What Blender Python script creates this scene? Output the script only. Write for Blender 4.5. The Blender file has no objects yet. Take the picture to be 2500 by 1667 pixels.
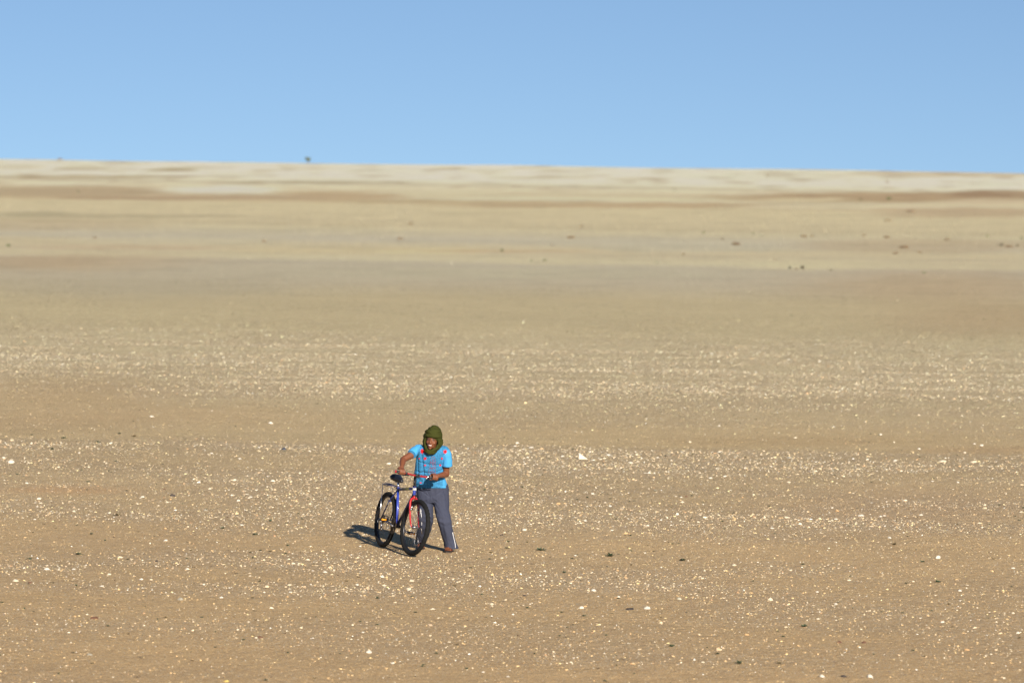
import bpy, bmesh, math, random
import numpy as np
from mathutils import Vector, Matrix, noise as mnoise
from mathutils.bvhtree import BVHTree
random.seed(7); rng = np.random.default_rng(11)
sc = bpy.context.scene
col = sc.collection

# ------------------------------------------------------------------ camera
FPX = 9375.0                      # focal length in pixels of the 2500 px wide photograph (135 mm lens)
CAMH = 4.57
PITCH = math.atan((833.5 - 404) / FPX)
ROLL = math.radians(.87)
FOCUS = 45.0
f_ = np.array([0, math.cos(PITCH), -math.sin(PITCH)])
r0_ = np.array([1., 0, 0]); u0_ = np.array([0, math.sin(PITCH), math.cos(PITCH)])
r_ = r0_ * math.cos(ROLL) + u0_ * math.sin(ROLL)
u_ = -r0_ * math.sin(ROLL) + u0_ * math.cos(ROLL)
cd = bpy.data.cameras.new('camera'); cam = bpy.data.objects.new('camera', cd); col.objects.link(cam)
cd.lens = 135; cd.sensor_width = 36; cd.clip_start = .5; cd.clip_end = 40000
cam.matrix_world = Matrix(((r_[0], u_[0], -f_[0], 0), (r_[1], u_[1], -f_[1], 0), (r_[2], u_[2], -f_[2], CAMH), (0, 0, 0, 1)))
cd.dof.use_dof = True; cd.dof.focus_distance = FOCUS; cd.dof.aperture_fstop = 2.5
sc.camera = cam

# ------------------------------------------------------------------ sky and sun
SUN_EL = math.radians(23.0)
SUN_AZ = math.atan2(1.01, -3.28)          # clockwise from +Y: behind the camera, to its right
w = bpy.data.worlds.new('World'); sc.world = w; w.use_nodes = True
wn = w.node_tree.nodes; wl = w.node_tree.links
SKY_LIFT, SKY_STEEP, SKY_TINT = .135, 1.3, (.95, .93, .94, 1)   # clear desert air: the blue reaches down to the horizon
sky = wn.new('ShaderNodeTexSky'); sky.sky_type = 'NISHITA'; sky.sun_disc = False
sky.sun_elevation = SUN_EL; sky.sun_rotation = SUN_AZ
sky.altitude = 600; sky.air_density = 1.0; sky.dust_density = 0.3; sky.ozone_density = 3.5
stc = wn.new('ShaderNodeTexCoord'); smp = wn.new('ShaderNodeMapping'); smp.inputs['Location'].default_value = (0, 0, SKY_LIFT); smp.inputs['Scale'].default_value = (1, 1, SKY_STEEP)
wl.new(stc.outputs['Generated'], smp.inputs[0]); snm = wn.new('ShaderNodeVectorMath'); snm.operation = 'NORMALIZE'; wl.new(smp.outputs[0], snm.inputs[0]); wl.new(snm.outputs[0], sky.inputs[0])
stn = wn.new('ShaderNodeMix'); stn.data_type = 'RGBA'; stn.blend_type = 'MULTIPLY'; stn.inputs[0].default_value = 1; stn.inputs[7].default_value = SKY_TINT
wl.new(sky.outputs[0], stn.inputs[6]); wl.new(stn.outputs[2], wn['Background'].inputs[0]); wn['Background'].inputs[1].default_value = 0.055
sd = bpy.data.lights.new('sun', 'SUN'); sun = bpy.data.objects.new('sun', sd); col.objects.link(sun)
sd.energy = 4.2; sd.angle = math.radians(.53); sd.color = (1, .91, .77)
dirs = Vector((math.sin(SUN_AZ) * math.cos(SUN_EL), math.cos(SUN_AZ) * math.cos(SUN_EL), math.sin(SUN_EL)))
sun.rotation_euler = dirs.to_track_quat('Z', 'Y').to_euler()
sun.location = (10, -20, 30)
sc.view_settings.view_transform = 'Standard'; sc.view_settings.look = 'None'
sc.view_settings.exposure = 1.0; sc.view_settings.gamma = 1; sc.view_settings.use_curve_mapping = False
sc.render.engine = 'CYCLES'

# ------------------------------------------------------------------ helpers
def project(P):
    d = np.asarray(P, float) - np.array([0, 0, CAMH]); ww = d @ f_
    return 1250 + FPX * (d @ r_) / ww, 833.5 - FPX * (d @ u_) / ww
def ray(x, y):
    return f_ + r_ * (x - 1250) / FPX - u_ * (y - 833.5) / FPX
def at(zx, zy, Y):
    """point at depth Y seen at close-up coordinates zx, zy (close-up: 4.3556 px per photo px from 800,1020)"""
    d = ray(800 + zx / 4.3556, 1020 + zy / 4.3556)
    return np.array([0, 0, CAMH]) + d * (Y / d[1])

def _h(ix, iy, s):
    n = (ix * 374761393 + iy * 668265263 + s * 974634777) & 0xFFFFFFFF
    n = ((n ^ (n >> 13)) * 1274126177) & 0xFFFFFFFF
    return ((n ^ (n >> 16)) & 0xFFFFFF) / float(0xFFFFFF)
def vnoise(x, y, s=0):
    x = np.asarray(x, float); y = np.asarray(y, float)
    ix = np.floor(x).astype(np.int64); iy = np.floor(y).astype(np.int64)
    fx = x - ix; fy = y - iy; fx = fx * fx * (3 - 2 * fx); fy = fy * fy * (3 - 2 * fy)
    a = _h(ix, iy, s); b = _h(ix + 1, iy, s); c = _h(ix, iy + 1, s); d = _h(ix + 1, iy + 1, s)
    return (a * (1 - fx) + b * fx) * (1 - fy) + (c * (1 - fx) + d * fx) * fy
def fbm(x, y, s=0, o=4):
    t = 0; a = .5
    for k in range(o):
        t = t + a * vnoise(x * 2 ** k, y * 2 ** k, s + k * 17); a *= .5
    return t / (1 - .5 ** o)
def sstep(a, b, x):
    t = np.clip((x - a) / (b - a), 0, 1); return t * t * (3 - 2 * t)

def height(x, y):
    x = np.asarray(x, float); y = np.asarray(y, float)
    d = np.hypot(x, y)
    z = 4.22 * sstep(560, 1500, y) - .004 * np.clip(y - 1500, 0, 9000)
    z = z + (fbm(x / 110, y / 260, 5, 3) - .5) * 1.7 * sstep(600, 1300, y)
    z = z + (fbm(x / 60, y / 38, 9, 3) - .5) * .55 * sstep(110, 420, d)
    z = z + (fbm(x / 5, y / 2.2, 3, 3) - .5) * .05 * sstep(3.2, 6.5, np.hypot(x + 1.1, y - 45.5))
    return z

def mat(name, rgb, rough=.6, metal=0., spec=.5, var=0., vscale=20., bump=0., bscale=80., emit=None, coat=0.):
    m = bpy.data.materials.new(name); m.use_nodes = True
    n = m.node_tree.nodes; l = m.node_tree.links; b = n['Principled BSDF']
    b.inputs['Base Color'].default_value = (*rgb, 1); b.inputs['Roughness'].default_value = rough
    b.inputs['Metallic'].default_value = metal; b.inputs['Specular IOR Level'].default_value = spec
    b.inputs['Coat Weight'].default_value = coat
    tc = n.new('ShaderNodeTexCoord')
    if var > 0:
        no = n.new('ShaderNodeTexNoise'); no.inputs['Scale'].default_value = vscale; no.inputs['Detail'].default_value = 4
        l.new(tc.outputs['Object'], no.inputs['Vector'])
        mx = n.new('ShaderNodeMix'); mx.data_type = 'RGBA'
        mx.inputs[6].default_value = (*[c * (1 - var) for c in rgb], 1); mx.inputs[7].default_value = (*[min(1, c * (1 + var)) for c in rgb], 1)
        l.new(no.outputs[0], mx.inputs[0]); l.new(mx.outputs[2], b.inputs['Base Color'])
    if bump > 0:
        nb = n.new('ShaderNodeTexNoise'); nb.inputs['Scale'].default_value = bscale; nb.inputs['Detail'].default_value = 3
        l.new(tc.outputs['Object'], nb.inputs['Vector'])
        bp = n.new('ShaderNodeBump'); bp.inputs['Strength'].default_value = bump; bp.inputs['Distance'].default_value = .01
        l.new(nb.outputs[0], bp.inputs['Height']); l.new(bp.outputs[0], b.inputs['Normal'])
    return m

class MB:
    def __init__(s): s.v = []; s.f = []
    def add(s, vs, fs):
        o = len(s.v); s.v += [tuple(float(c) for c in q) for q in vs]; s.f += [tuple(i + o for i in q) for q in fs]
    def tube(s, pts, rad, n=12, ref=None, flat=1.0, cap=True, closed=False):
        pts = [np.asarray(p, float) for p in pts]; m = len(pts)
        if not hasattr(rad, '__len__'): rad = [rad] * m
        vs = []; fs = []
        prev = None
        for i, p in enumerate(pts):
            a = pts[(i - 1) % m] if (i > 0 or closed) else p; b = pts[(i + 1) % m] if (i < m - 1 or closed) else p
            t = b - a; t = t / (np.linalg.norm(t) + 1e-12)
            if prev is None:
                x = np.array(ref, float) if ref is not None else (np.array([0, 0, 1.]) if abs(t[2]) < .9 else np.array([1., 0, 0]))
            else: x = prev
            x = x - t * (x @ t); x = x / (np.linalg.norm(x) + 1e-12); prev = x
            y = np.cross(t, x)
            for k in range(n):
                an = 2 * math.pi * k / n
                vs.append(p + rad[i] * (x * math.cos(an) + y * math.sin(an) * flat))
        for i in range(m if closed else m - 1):
            for k in range(n):
                a = i * n + k; b = i * n + (k + 1) % n; j = (i + 1) % m
                fs.append((a, b, j * n + (k + 1) % n, j * n + k))
        if cap and not closed:
            fs.append(tuple(range(n - 1, -1, -1))); fs.append(tuple((m - 1) * n + k for k in range(n)))
        s.add(vs, fs); return s
    def ball(s, c, r, n=16, M=None):
        r = np.array(r if hasattr(r, '__len__') else (r, r, r), float); c = np.asarray(c, float)
        M = np.eye(3) if M is None else M
        vs = []; fs = []; h = n // 2
        for i in range(1, h):
            th = math.pi * i / h
            for k in range(n):
                ph = 2 * math.pi * k / n
                vs.append(c + M @ (r * np.array([math.sin(th) * math.cos(ph), math.sin(th) * math.sin(ph), math.cos(th)])))
        for i in range(h - 2):
            for k in range(n):
                fs.append((i * n + k, (i + 1) * n + k, (i + 1) * n + (k + 1) % n, i * n + (k + 1) % n))
        t = len(vs); vs.append(c + M @ (r * np.array([0, 0, 1.]))); vs.append(c + M @ (r * np.array([0, 0, -1.])))
        for k in range(n):
            fs.append((t, k, (k + 1) % n)); fs.append((t + 1, (h - 2) * n + (k + 1) % n, (h - 2) * n + k))
        s.add(vs, fs); return s
    def limb(s, pts, rad, n=16, flat=1.0, ref=None):
        s.tube(pts, rad, n, flat=flat, ref=ref)
        for p, r in zip(pts, rad): s.ball(p, r * min(1, flat + .0), 14)
        return s
    def box(s, c, h, M=None):
        M = np.eye(3) if M is None else M; c = np.asarray(c, float)
        vs = [c + M @ np.array([h[0] * x, h[1] * y, h[2] * z]) for x in (-1, 1) for y in (-1, 1) for z in (-1, 1)]
        s.add(vs, [(0, 1, 3, 2), (4, 6, 7, 5), (0, 4, 5, 1), (2, 3, 7, 6), (0, 2, 6, 4), (1, 5, 7, 3)]); return s
    def loft(s, rings, n=40, power=1.0):
        """rings: (centre, half width along X, half depth along Y)"""
        vs = []; fs = []
        for c, hw, hd in rings:
            for k in range(n):
                a = 2 * math.pi * k / n; ca, sa = math.cos(a), math.sin(a)
                ex = np.sign(ca) * abs(ca) ** power; ey = np.sign(sa) * abs(sa) ** power
                vs.append(np.asarray(c) + np.array([hw * ex, hd * ey, 0]))
        m = len(rings)
        for i in range(m - 1):
            for k in range(n):
                fs.append((i * n + k, i * n + (k + 1) % n, (i + 1) * n + (k + 1) % n, (i + 1) * n + k))
        fs.append(tuple(range(n - 1, -1, -1))); fs.append(tuple((m - 1) * n + k for k in range(n)))
        s.add(vs, fs); return s
    def mesh(s, name):
        me = bpy.data.meshes.new(name); me.from_pydata(s.v, [], s.f); me.update(); return me
    def build(s, name, material, parent=None, smooth=True):
        me = s.mesh(name)
        return link(name, me, material, parent, smooth)
def link(name, me, material, parent=None, smooth=True):
    if material is not None and not me.materials: me.materials.append(material)
    me.polygons.foreach_set('use_smooth', [smooth] * len(me.polygons))
    o = bpy.data.objects.new(name, me); col.objects.link(o)
    if parent is not None: o.parent = parent
    return o
def remesh(mb, vox, smooth=3, fac=.5):
    me = mb.mesh('tmp')
    bm = bmesh.new(); bm.from_mesh(me); bmesh.ops.recalc_face_normals(bm, faces=bm.faces); bm.to_mesh(me); bm.free()
    o = bpy.data.objects.new('tmp', me); col.objects.link(o)
    r = o.modifiers.new('r', 'REMESH'); r.mode = 'VOXEL'; r.voxel_size = vox; r.adaptivity = 0
    if smooth:
        sm = o.modifiers.new('s', 'SMOOTH'); sm.iterations = smooth; sm.factor = fac
    dg = bpy.context.evaluated_depsgraph_get()
    out = bpy.data.meshes.new_from_object(o.evaluated_get(dg), depsgraph=dg)
    bpy.data.objects.remove(o); bpy.data.meshes.remove(me)
    return out
def displace(me, fn):
    n = len(me.vertices); co = np.empty(n * 3); me.vertices.foreach_get('co', co); co = co.reshape(-1, 3)
    no = np.empty(n * 3); me.vertices.foreach_get('normal', no); no = no.reshape(-1, 3)
    co = co + no * fn(co)[:, None]
    me.vertices.foreach_set('co', co.ravel()); me.update()
def n3(co, sx, sy, sz, off=0.):
    return np.array([mnoise.noise((c[0] * sx + off, c[1] * sy + off, c[2] * sz)) for c in co])
def empty(name, loc, label, cat, group=None):
    o = bpy.data.objects.new(name, None); col.objects.link(o); o.location = loc; o.empty_display_size = .2
    tag(o, label, cat, group); return o
def tag(o, label=None, cat=None, group=None, kind=None):
    if label: o['label'] = label
    if cat: o['category'] = cat
    if group: o['group'] = group
    if kind: o['kind'] = kind
    return o

# ------------------------------------------------------------------ ground: colour and gravel fields
def lin(c):
    c = np.asarray(c, float) / 255.; return np.where(c <= .04045, c / 12.92, ((c + .055) / 1.055) ** 2.4)
GK = .965        # light the sand receives: base colour = photograph colour / GK
ROWS = [(404, (214, 213, 192)), (440, (214, 212, 190)), (450, (208, 203, 178)), (455, (190, 180, 152)), (461, (214, 205, 176)),  # first rows: pale far slope, slight aerial haze put into the colour
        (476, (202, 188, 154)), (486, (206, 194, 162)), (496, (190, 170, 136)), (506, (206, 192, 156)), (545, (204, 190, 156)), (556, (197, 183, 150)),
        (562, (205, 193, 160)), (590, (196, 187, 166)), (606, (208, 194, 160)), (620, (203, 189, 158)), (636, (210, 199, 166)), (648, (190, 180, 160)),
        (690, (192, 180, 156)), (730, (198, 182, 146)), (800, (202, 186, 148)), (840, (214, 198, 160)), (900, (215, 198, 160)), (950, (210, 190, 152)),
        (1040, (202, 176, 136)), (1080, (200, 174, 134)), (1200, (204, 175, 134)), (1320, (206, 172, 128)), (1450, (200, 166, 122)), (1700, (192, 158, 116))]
GROWS = [(404, .0), (700, .03), (770, .10), (805, .26), (825, .42), (860, .62), (910, .85), (955, .72), (985, .45), (1030, .25), (1058, .10), (1082, .12), (1094, .95), (1130, .80), (1175, .52),
         (1205, .62), (1250, .80), (1285, .50), (1340, .45), (1400, .62), (1440, .55), (1500, .36), (1700, .36)]
# (x, y, rx, ry, colour, weight) patches, photograph pixels
PATCH = [
 (200, 468, 300, 13, (176, 156, 126), .95), (560, 472, 90, 8, (176, 156, 126), .8), (540, 463, 150, 10, (224, 219, 194), 1.), (640, 465, 60, 9, (222, 216, 190), .9),
 (830, 478, 170, 11, (182, 158, 124), .9), (430, 483, 330, 5, (172, 148, 120), .9), (150, 448, 160, 5, (214, 206, 178), .8),
 (1500, 502, 420, 6, (184, 160, 126), .8), (1100, 492, 260, 5, (182, 164, 128), .6), (1050, 472, 200, 4, (212, 204, 172), .7), (1650, 488, 160, 6, (214, 206, 172), .9),
 (1300, 484, 260, 5, (212, 206, 176), .8), (2150, 482, 420, 12, (168, 144, 112), 1.), (2480, 474, 180, 9, (150, 126, 98), .9), (1950, 487, 120, 5, (212, 198, 160), .8),
 (2050, 506, 260, 6, (212, 200, 168), .8), (2430, 492, 130, 7, (204, 186, 154), .8), (2350, 520, 220, 12, (184, 162, 132), .8), (1900, 428, 300, 14, (204, 202, 178), .5),
 (2350, 425, 300, 8, (184, 168, 142), .8), (1320, 434, 120, 4, (186, 178, 152), .8), (1090, 412, 40, 4, (182, 172, 148), .8), (1180, 418, 60, 4, (196, 188, 162), .7),
 (410, 415, 60, 5, (172, 162, 132), .9), (200, 410, 60, 5, (176, 166, 138), .7), (40, 409, 60, 5, (184, 172, 146), .6), (760, 412, 60, 4, (188, 178, 152), .7), (1550, 438, 60, 5, (188, 178, 152), .7),
 (240, 432, 260, 4, (172, 158, 130), .9), (760, 446, 230, 4, (170, 160, 134), .9), (300, 528, 340, 5, (176, 164, 134), .7), (80, 522, 120, 6, (158, 150, 122), .6), (80, 550, 300, 14, (188, 168, 138), .5),
 (450, 588, 250, 9, (202, 192, 164), .6), (300, 604, 260, 7, (200, 178, 148), .6), (780, 612, 240, 8, (214, 198, 158), .7), (1050, 612, 140, 8, (216, 200, 158), .8),
 (250, 640, 260, 20, (192, 166, 130), .55), (700, 660, 420, 22, (190, 180, 156), .75), (1300, 668, 500, 16, (192, 184, 158), .8), (350, 700, 380, 26, (184, 173, 148), .8), (60, 640, 200, 18, (180, 156, 124), .5),
 (1700, 604, 260, 12, (196, 188, 164), .75), (1500, 590, 260, 8, (195, 187, 164), .6), (1950, 648, 160, 12, (214, 202, 166), .9), (1400, 640, 220, 6, (212, 200, 166), .6), (2250, 600, 300, 18, (188, 166, 132), .6),
 (2300, 700, 320, 40, (188, 162, 126), .6), (2400, 780, 260, 40, (184, 158, 124), .6), (1250, 613, 200, 4, (196, 172, 136), .7),
 (150, 960, 260, 46, (192, 164, 126), .8), (420, 1010, 330, 26, (194, 166, 128), .7), (80, 1030, 240, 26, (190, 162, 124), .7),
 (300, 1330, 330, 40, (182, 152, 116), .5), (700, 1060, 300, 9, (196, 172, 134), .6), (2200, 1240, 300, 50, (196, 162, 126), .6), (1500, 1075, 500, 16, (200, 174, 134), .8),
 (1950, 1078, 330, 12, (190, 162, 122), .9), (2400, 1100, 200, 10, (188, 158, 120), .9), (160, 1195, 150, 10, (206, 158, 112), .6)]
GPATCH = [  # gravel density changes
 (100, 965, 240, 42, -.5), (450, 1005, 300, 26, -.4), (1000, 938, 300, 22, .35), (1400, 960, 60, 8, .9), (1800, 952, 420, 9, .6), (2300, 957, 300, 9, .5), (1450, 905, 300, 4, .6), (1750, 918, 120, 4, .5),
 (700, 842, 350, 4, .4), (1200, 862, 350, 4, .5), (100, 866, 160, 14, .5), (1950, 843, 120, 3, .4), (1650, 1070, 500, 20, -.6), (700, 1058, 300, 8, -.25), (1900, 1083, 350, 12, -.8), (2450, 1100, 150, 14, -.6),
 (1200, 1092, 160, 8, .6), (500, 1070, 120, 4, .6), (1950, 1128, 300, 16, .5), (2250, 1137, 160, 8, .7), (2300, 1160, 160, 6, -.6), (800, 1245, 200, 14, .6), (1250, 1262, 200, 16, .6), (2050, 1262, 260, 16, .5),
 (1600, 1262, 200, 10, .4), (400, 1262, 250, 3, .3), (200, 1310, 300, 26, -.35), (300, 1240, 400, 14, -.3), (1150, 1430, 420, 22, .5), (800, 1385, 200, 20, .4), (450, 1392, 120, 5, .5), (90, 1385, 120, 8, .4), (1400, 1330, 220, 30, -.15),
 (1000, 1160, 420, 22, .25), (1700, 1180, 400, 18, -.3), (2200, 1200, 300, 20, -.3), (100, 1110, 300, 10, .1), (2300, 1420, 200, 30, -.3), (2100, 1450, 120, 25, -.2)]
def fields(X, Y, Zz):
    P = np.stack([X, Y, Zz], 1).astype(float)
    Ysafe = np.maximum(P[:, 1], 24.); P[:, 0] = np.where(P[:, 1] < 24, P[:, 0], P[:, 0]); P[:, 1] = Ysafe
    U, V = project(P)
    wob = (fbm(X / 14, Y / 9, 31, 3) - .5) * 16 * sstep(30, 60, Y) * (45 / np.maximum(Y, 45))
    wu = (fbm(U / 60, V / 7, 77, 3) - .5) + (fbm(U / 22, V / 3, 78, 3) - .5) * .5
    Vh = V - .0152 * (U - 1250) + wob + wu * 5
    Uh = U + (fbm(U / 90, V / 12, 41, 3) - .5) * 90
    r = np.array([q[0] for q in ROWS], float); cc = lin(np.array([q[1] for q in ROWS]))
    C = np.stack([np.interp(Vh, r, cc[:, k]) for k in range(3)], 1)
    def pw(px, py, rx, ry):
        q = ((Uh - px) / rx) ** 2 + ((V + wob + wu * 5 - py) / ry) ** 2
        return np.exp(-q ** (1.5 + 1.3 * (py < 640)) * .8)
    inview = ((U > -1500) & (U < 4000)).astype(float)
    for px, py, rx, ry, c, wt in PATCH:
        a = (pw(px, py, rx, ry) * wt * inview)[:, None]; C = C * (1 - a) + lin(c)[None] * a
    G = np.interp(Vh, [q[0] for q in GROWS], [q[1] for q in GROWS])
    for px, py, rx, ry, a in GPATCH: G = G + a * pw(px, py, rx, ry)
    st = fbm(X / 3.1, Y / 1.7, 55, 4)
    G = np.clip(G * (.4 + 1.2 * sstep(.30, .68, st) * (1 - .35 * sstep(60, 90, Y)) + .25 * sstep(60, 90, Y)), 0, 1.3)
    st2 = fbm(U / 120., V / 4., 91, 4) - .5
    far = sstep(90, 260, Y)
    C = C * (1 + (st2 * .10 * far)[:, None]) * (1 + ((fbm(X / 6, Y / 3, 23, 4) - .5) * .12)[:, None])
    # faint extra streaks on the far slope
    sl = sstep(560, 800, Y); st3 = sstep(.55, .75, fbm(U / 70., V / 5., 13, 3))
    C = C * (1 - (st3 * .30 * sl)[:, None] * np.array([.8, 1., 1.1])[None])
    C = C * np.array([.99, 1.03, 1.0])
    C = C * (1 - .075 * sstep(.52, .72, fbm(U / 110., V / 5., 19, 3)) * sstep(100, 160, Y))[:, None]
    return np.clip(C / GK * (1.0 + .19 * sstep(50, 170, Y) + .06 * sstep(500, 900, Y))[:, None], .01, .8), G  # distance gain: colour brightened to make up for light lost to the bump

half = np.concatenate([np.linspace(0, .175, 121), .175 * 1.28 ** np.arange(1, 25)])
xs = np.concatenate([-half[:0:-1], half])      # fine near the middle, coarse far to the sides
ys = [24.]
while ys[-1] < 9000: ys.append(ys[-1] * (1.0085 if ys[-1] < 2200 else 1.05))
ys = np.array([-3000, -1200, -500, -200, -90, -40, -15, 0, 8, 15, 20] + ys)
gx, gy = np.meshgrid(xs, ys); X = (gx * np.maximum(gy, 24)).ravel(); Yv = gy.ravel(); Zg = height(X, Yv)
nx = len(xs); ny = len(ys)
i = (np.arange(ny - 1)[:, None] * nx + np.arange(nx - 1)[None]).ravel()
quads = np.stack([i, i + 1, i + nx + 1, i + nx], 1).astype(np.int32)
me = bpy.data.meshes.new('ground'); me.vertices.add(len(X)); me.vertices.foreach_set('co', np.stack([X, Yv, Zg], 1).ravel())
me.loops.add(quads.size); me.loops.foreach_set('vertex_index', quads.ravel())
me.polygons.add(len(quads)); me.polygons.foreach_set('loop_start', np.arange(len(quads), dtype=np.int32) * 4)
me.polygons.foreach_set('loop_total', np.full(len(quads), 4, dtype=np.int32)); me.update(calc_edges=True); me.validate()
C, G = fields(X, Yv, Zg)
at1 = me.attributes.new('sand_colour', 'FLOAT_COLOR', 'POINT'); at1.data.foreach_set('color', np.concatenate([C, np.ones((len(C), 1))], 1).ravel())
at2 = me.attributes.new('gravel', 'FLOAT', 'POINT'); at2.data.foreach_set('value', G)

gm = bpy.data.materials.new('stony_sand'); gm.use_nodes = True; n = gm.node_tree.nodes; l = gm.node_tree.links; bs = n['Principled BSDF']
bs.inputs['Roughness'].default_value = .9; bs.inputs['Specular IOR Level'].default_value = .12
def nd(t, **kw):
    q = n.new(t)
    for k, v in kw.items(): setattr(q, k, v)
    return q
def math_(op, a, b=None, c=None, clamp=False):
    q = nd('ShaderNodeMath', operation=op, use_clamp=clamp)
    for k, v in enumerate((a, b, c)):
        if v is None: continue
        if isinstance(v, (int, float)): q.inputs[k].default_value = v
        else: l.new(v, q.inputs[k])
    return q.outputs[0]
def mix_(fac, A, B, blend='MIX'):
    q = nd('ShaderNodeMix', data_type='RGBA', blend_type=blend)
    for k, v in ((0, fac), (6, A), (7, B)):
        if isinstance(v, (int, float)): q.inputs[k].default_value = v
        elif isinstance(v, tuple): q.inputs[k].default_value = (*v, 1)
        else: l.new(v, q.inputs[k])
    return q.outputs[2]
geo = nd('ShaderNodeNewGeometry'); pos = geo.outputs['Position']
ac = nd('ShaderNodeAttribute', attribute_name='sand_colour'); ag = nd('ShaderNodeAttribute', attribute_name='gravel')
def noise_(scale, detail=4, rough=.6):
    q = nd('ShaderNodeTexNoise'); q.inputs['Scale'].default_value = scale; q.inputs['Detail'].default_value = detail; q.inputs['Roughness'].default_value = rough
    l.new(pos, q.inputs['Vector']); return q.outputs[0]
def vor_(scale):
    q = nd('ShaderNodeTexVoronoi'); q.inputs['Scale'].default_value = scale; l.new(pos, q.inputs['Vector']); return q
base = ac.outputs['Color']
nf = noise_(9., 6, .7)
gain = math_('MULTIPLY_ADD', nf, .42, .79)
base = mix_(1., base, gain, 'MULTIPLY')
nf2 = noise_(70., 3, .8)
base = mix_(1., base, math_('MULTIPLY_ADD', nf2, 1.3, .35), 'MULTIPLY')
nf4 = noise_(1.3, 5, .7); base = mix_(1., base, math_('MULTIPLY_ADD', nf4, .36, .82), 'MULTIPLY')
hgt = None
for sc_, dens, cut in ((75., .62, .46), (36., .25, .38), (140., .8, .55), (52., .15, .5)):
    v = vor_(sc_)
    sep = nd('ShaderNodeSeparateColor'); l.new(v.outputs['Color'], sep.inputs[0])
    th = math_('MULTIPLY', ag.outputs['Fac'], dens)
    if sc_ in (140., 52.): th = math_('ADD', th, .42)
    pick = math_('LESS_THAN', sep.outputs[0], th)
    near_ = math_('LESS_THAN', v.outputs['Distance'], math_('MULTIPLY_ADD', sep.outputs[1], .22, cut - .1))
    msk = math_('MULTIPLY', pick, near_)
    cr = nd('ShaderNodeValToRGB'); cr.color_ramp.interpolation = 'CONSTANT'
    el = cr.color_ramp.elements
    if sc_ in (140., 52.): cols = [(0, (.42, .28, .15)), (.25, (.30, .19, .11)), (.45, (.55, .43, .27)), (.62, (.46, .24, .11)), (.75, (.60, .52, .38)), (.9, (.20, .16, .12))]
    else: cols = [(0, (.70, .63, .48)), (.3, (.56, .44, .27)), (.5, (.76, .72, .60)), (.72, (.50, .33, .18)), (.8, (.66, .56, .40)), (.93, (.26, .21, .16))]
    el[0].position = 0; el[0].color = (*cols[0][1], 1); el[1].position = cols[1][0]; el[1].color = (*cols[1][1], 1)
    for p_, c_ in cols[2:]:
        e = el.new(p_); e.color = (*c_, 1)
    l.new(sep.outputs[2], cr.inputs[0])
    base = mix_(math_('MULTIPLY', msk, .8 if sc_ in (75., 36.) else .62), base, cr.outputs[0])
    hh = math_('MULTIPLY', msk, .9 / sc_)
    hgt = hh if hgt is None else math_('ADD', hgt, hh)
l.new(base, bs.inputs['Base Color'])
hgt = math_('ADD', hgt, math_('MULTIPLY', nf, .045)); hgt = math_('ADD', hgt, math_('MULTIPLY', nf4, .07)); hgt = math_('ADD', hgt, math_('MULTIPLY', nf2, .006))
bp = nd('ShaderNodeBump'); bp.inputs['Strength'].default_value = .9; bp.inputs['Distance'].default_value = 1.; l.new(hgt, bp.inputs['Height']); l.new(bp.outputs[0], bs.inputs['Normal'])
ground = link('ground', me, gm); tag(ground, kind='structure')

def place(u, v):
    """ground point seen at photo pixel u, v"""
    d = ray(u, v); Ys = np.geomspace(25, 3500, 6000)
    P = np.array([0, 0, CAMH])[None] + d[None] * (Ys / d[1])[:, None]
    below = np.nonzero(P[:, 2] <= height(P[:, 0], P[:, 1]))[0]
    if len(below) == 0: return None
    p = P[below[0]]; return np.array([p[0], p[1], float(height(p[0], p[1]))])

# ------------------------------------------------------------------ gravel (countless pebbles, one mesh)
def vcol_mat(name, rough=.85):
    m = bpy.data.materials.new(name); m.use_nodes = True; nn = m.node_tree.nodes; ll = m.node_tree.links; b = nn['Principled BSDF']
    a = nn.new('ShaderNodeAttribute'); a.attribute_name = 'tint'; b.inputs['Roughness'].default_value = rough; b.inputs['Specular IOR Level'].default_value = .2
    no = nn.new('ShaderNodeTexNoise'); no.inputs['Scale'].default_value = 160; g = nn.new('ShaderNodeNewGeometry'); ll.new(g.outputs['Position'], no.inputs['Vector'])
    mm = nn.new('ShaderNodeMath'); mm.operation = 'MULTIPLY_ADD'; mm.inputs[1].default_value = .4; mm.inputs[2].default_value = .8; ll.new(no.outputs[0], mm.inputs[0])
    mx = nn.new('ShaderNodeMix'); mx.data_type = 'RGBA'; mx.blend_type = 'MULTIPLY'; mx.inputs[0].default_value = 1
    ll.new(a.outputs['Color'], mx.inputs[6]); ll.new(mm.outputs[0], mx.inputs[7]); ll.new(mx.outputs[2], b.inputs['Base Color'])
    return m
pebm = vcol_mat('pebble_stone')
# sampled evenly over the wedge in view, plus a margin for a step aside
def scatter(n_, y0, y1):
    y = np.sqrt(rng.uniform(y0 ** 2, y1 ** 2, n_)); return rng.uniform(-1, 1, n_) * (y * .134 + 1.5), y
Xp, Yp = scatter(1650000, 31.5, 128.)
Cc, Gp = fields(Xp, Yp, np.zeros(len(Xp)))
keep = rng.random(len(Xp)) < (.13 + Gp * .30) * np.clip(1.2 - Yp / 180, .3, 1) * (1 - .9 * sstep(96, 128, Yp)) * (.6 + .8 * fbm(Xp * 1.3, Yp * .8, 66, 3)) + .004
Xp, Yp, Gp, Cc = Xp[keep], Yp[keep], Gp[keep], Cc[keep]
Sz = np.clip(np.exp(rng.normal(math.log(.0052), .48, len(Xp))) * (.85 + .35 * Gp), .003, .032)
Xq, Yq = scatter(60000, 100., 560.)
Cq, Gq = fields(Xq, Yq, height(Xq, Yq)); kq = rng.random(len(Xq)) < (.4 + .6 * Gq) * (1 - sstep(180, 560, Yq))
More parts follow.
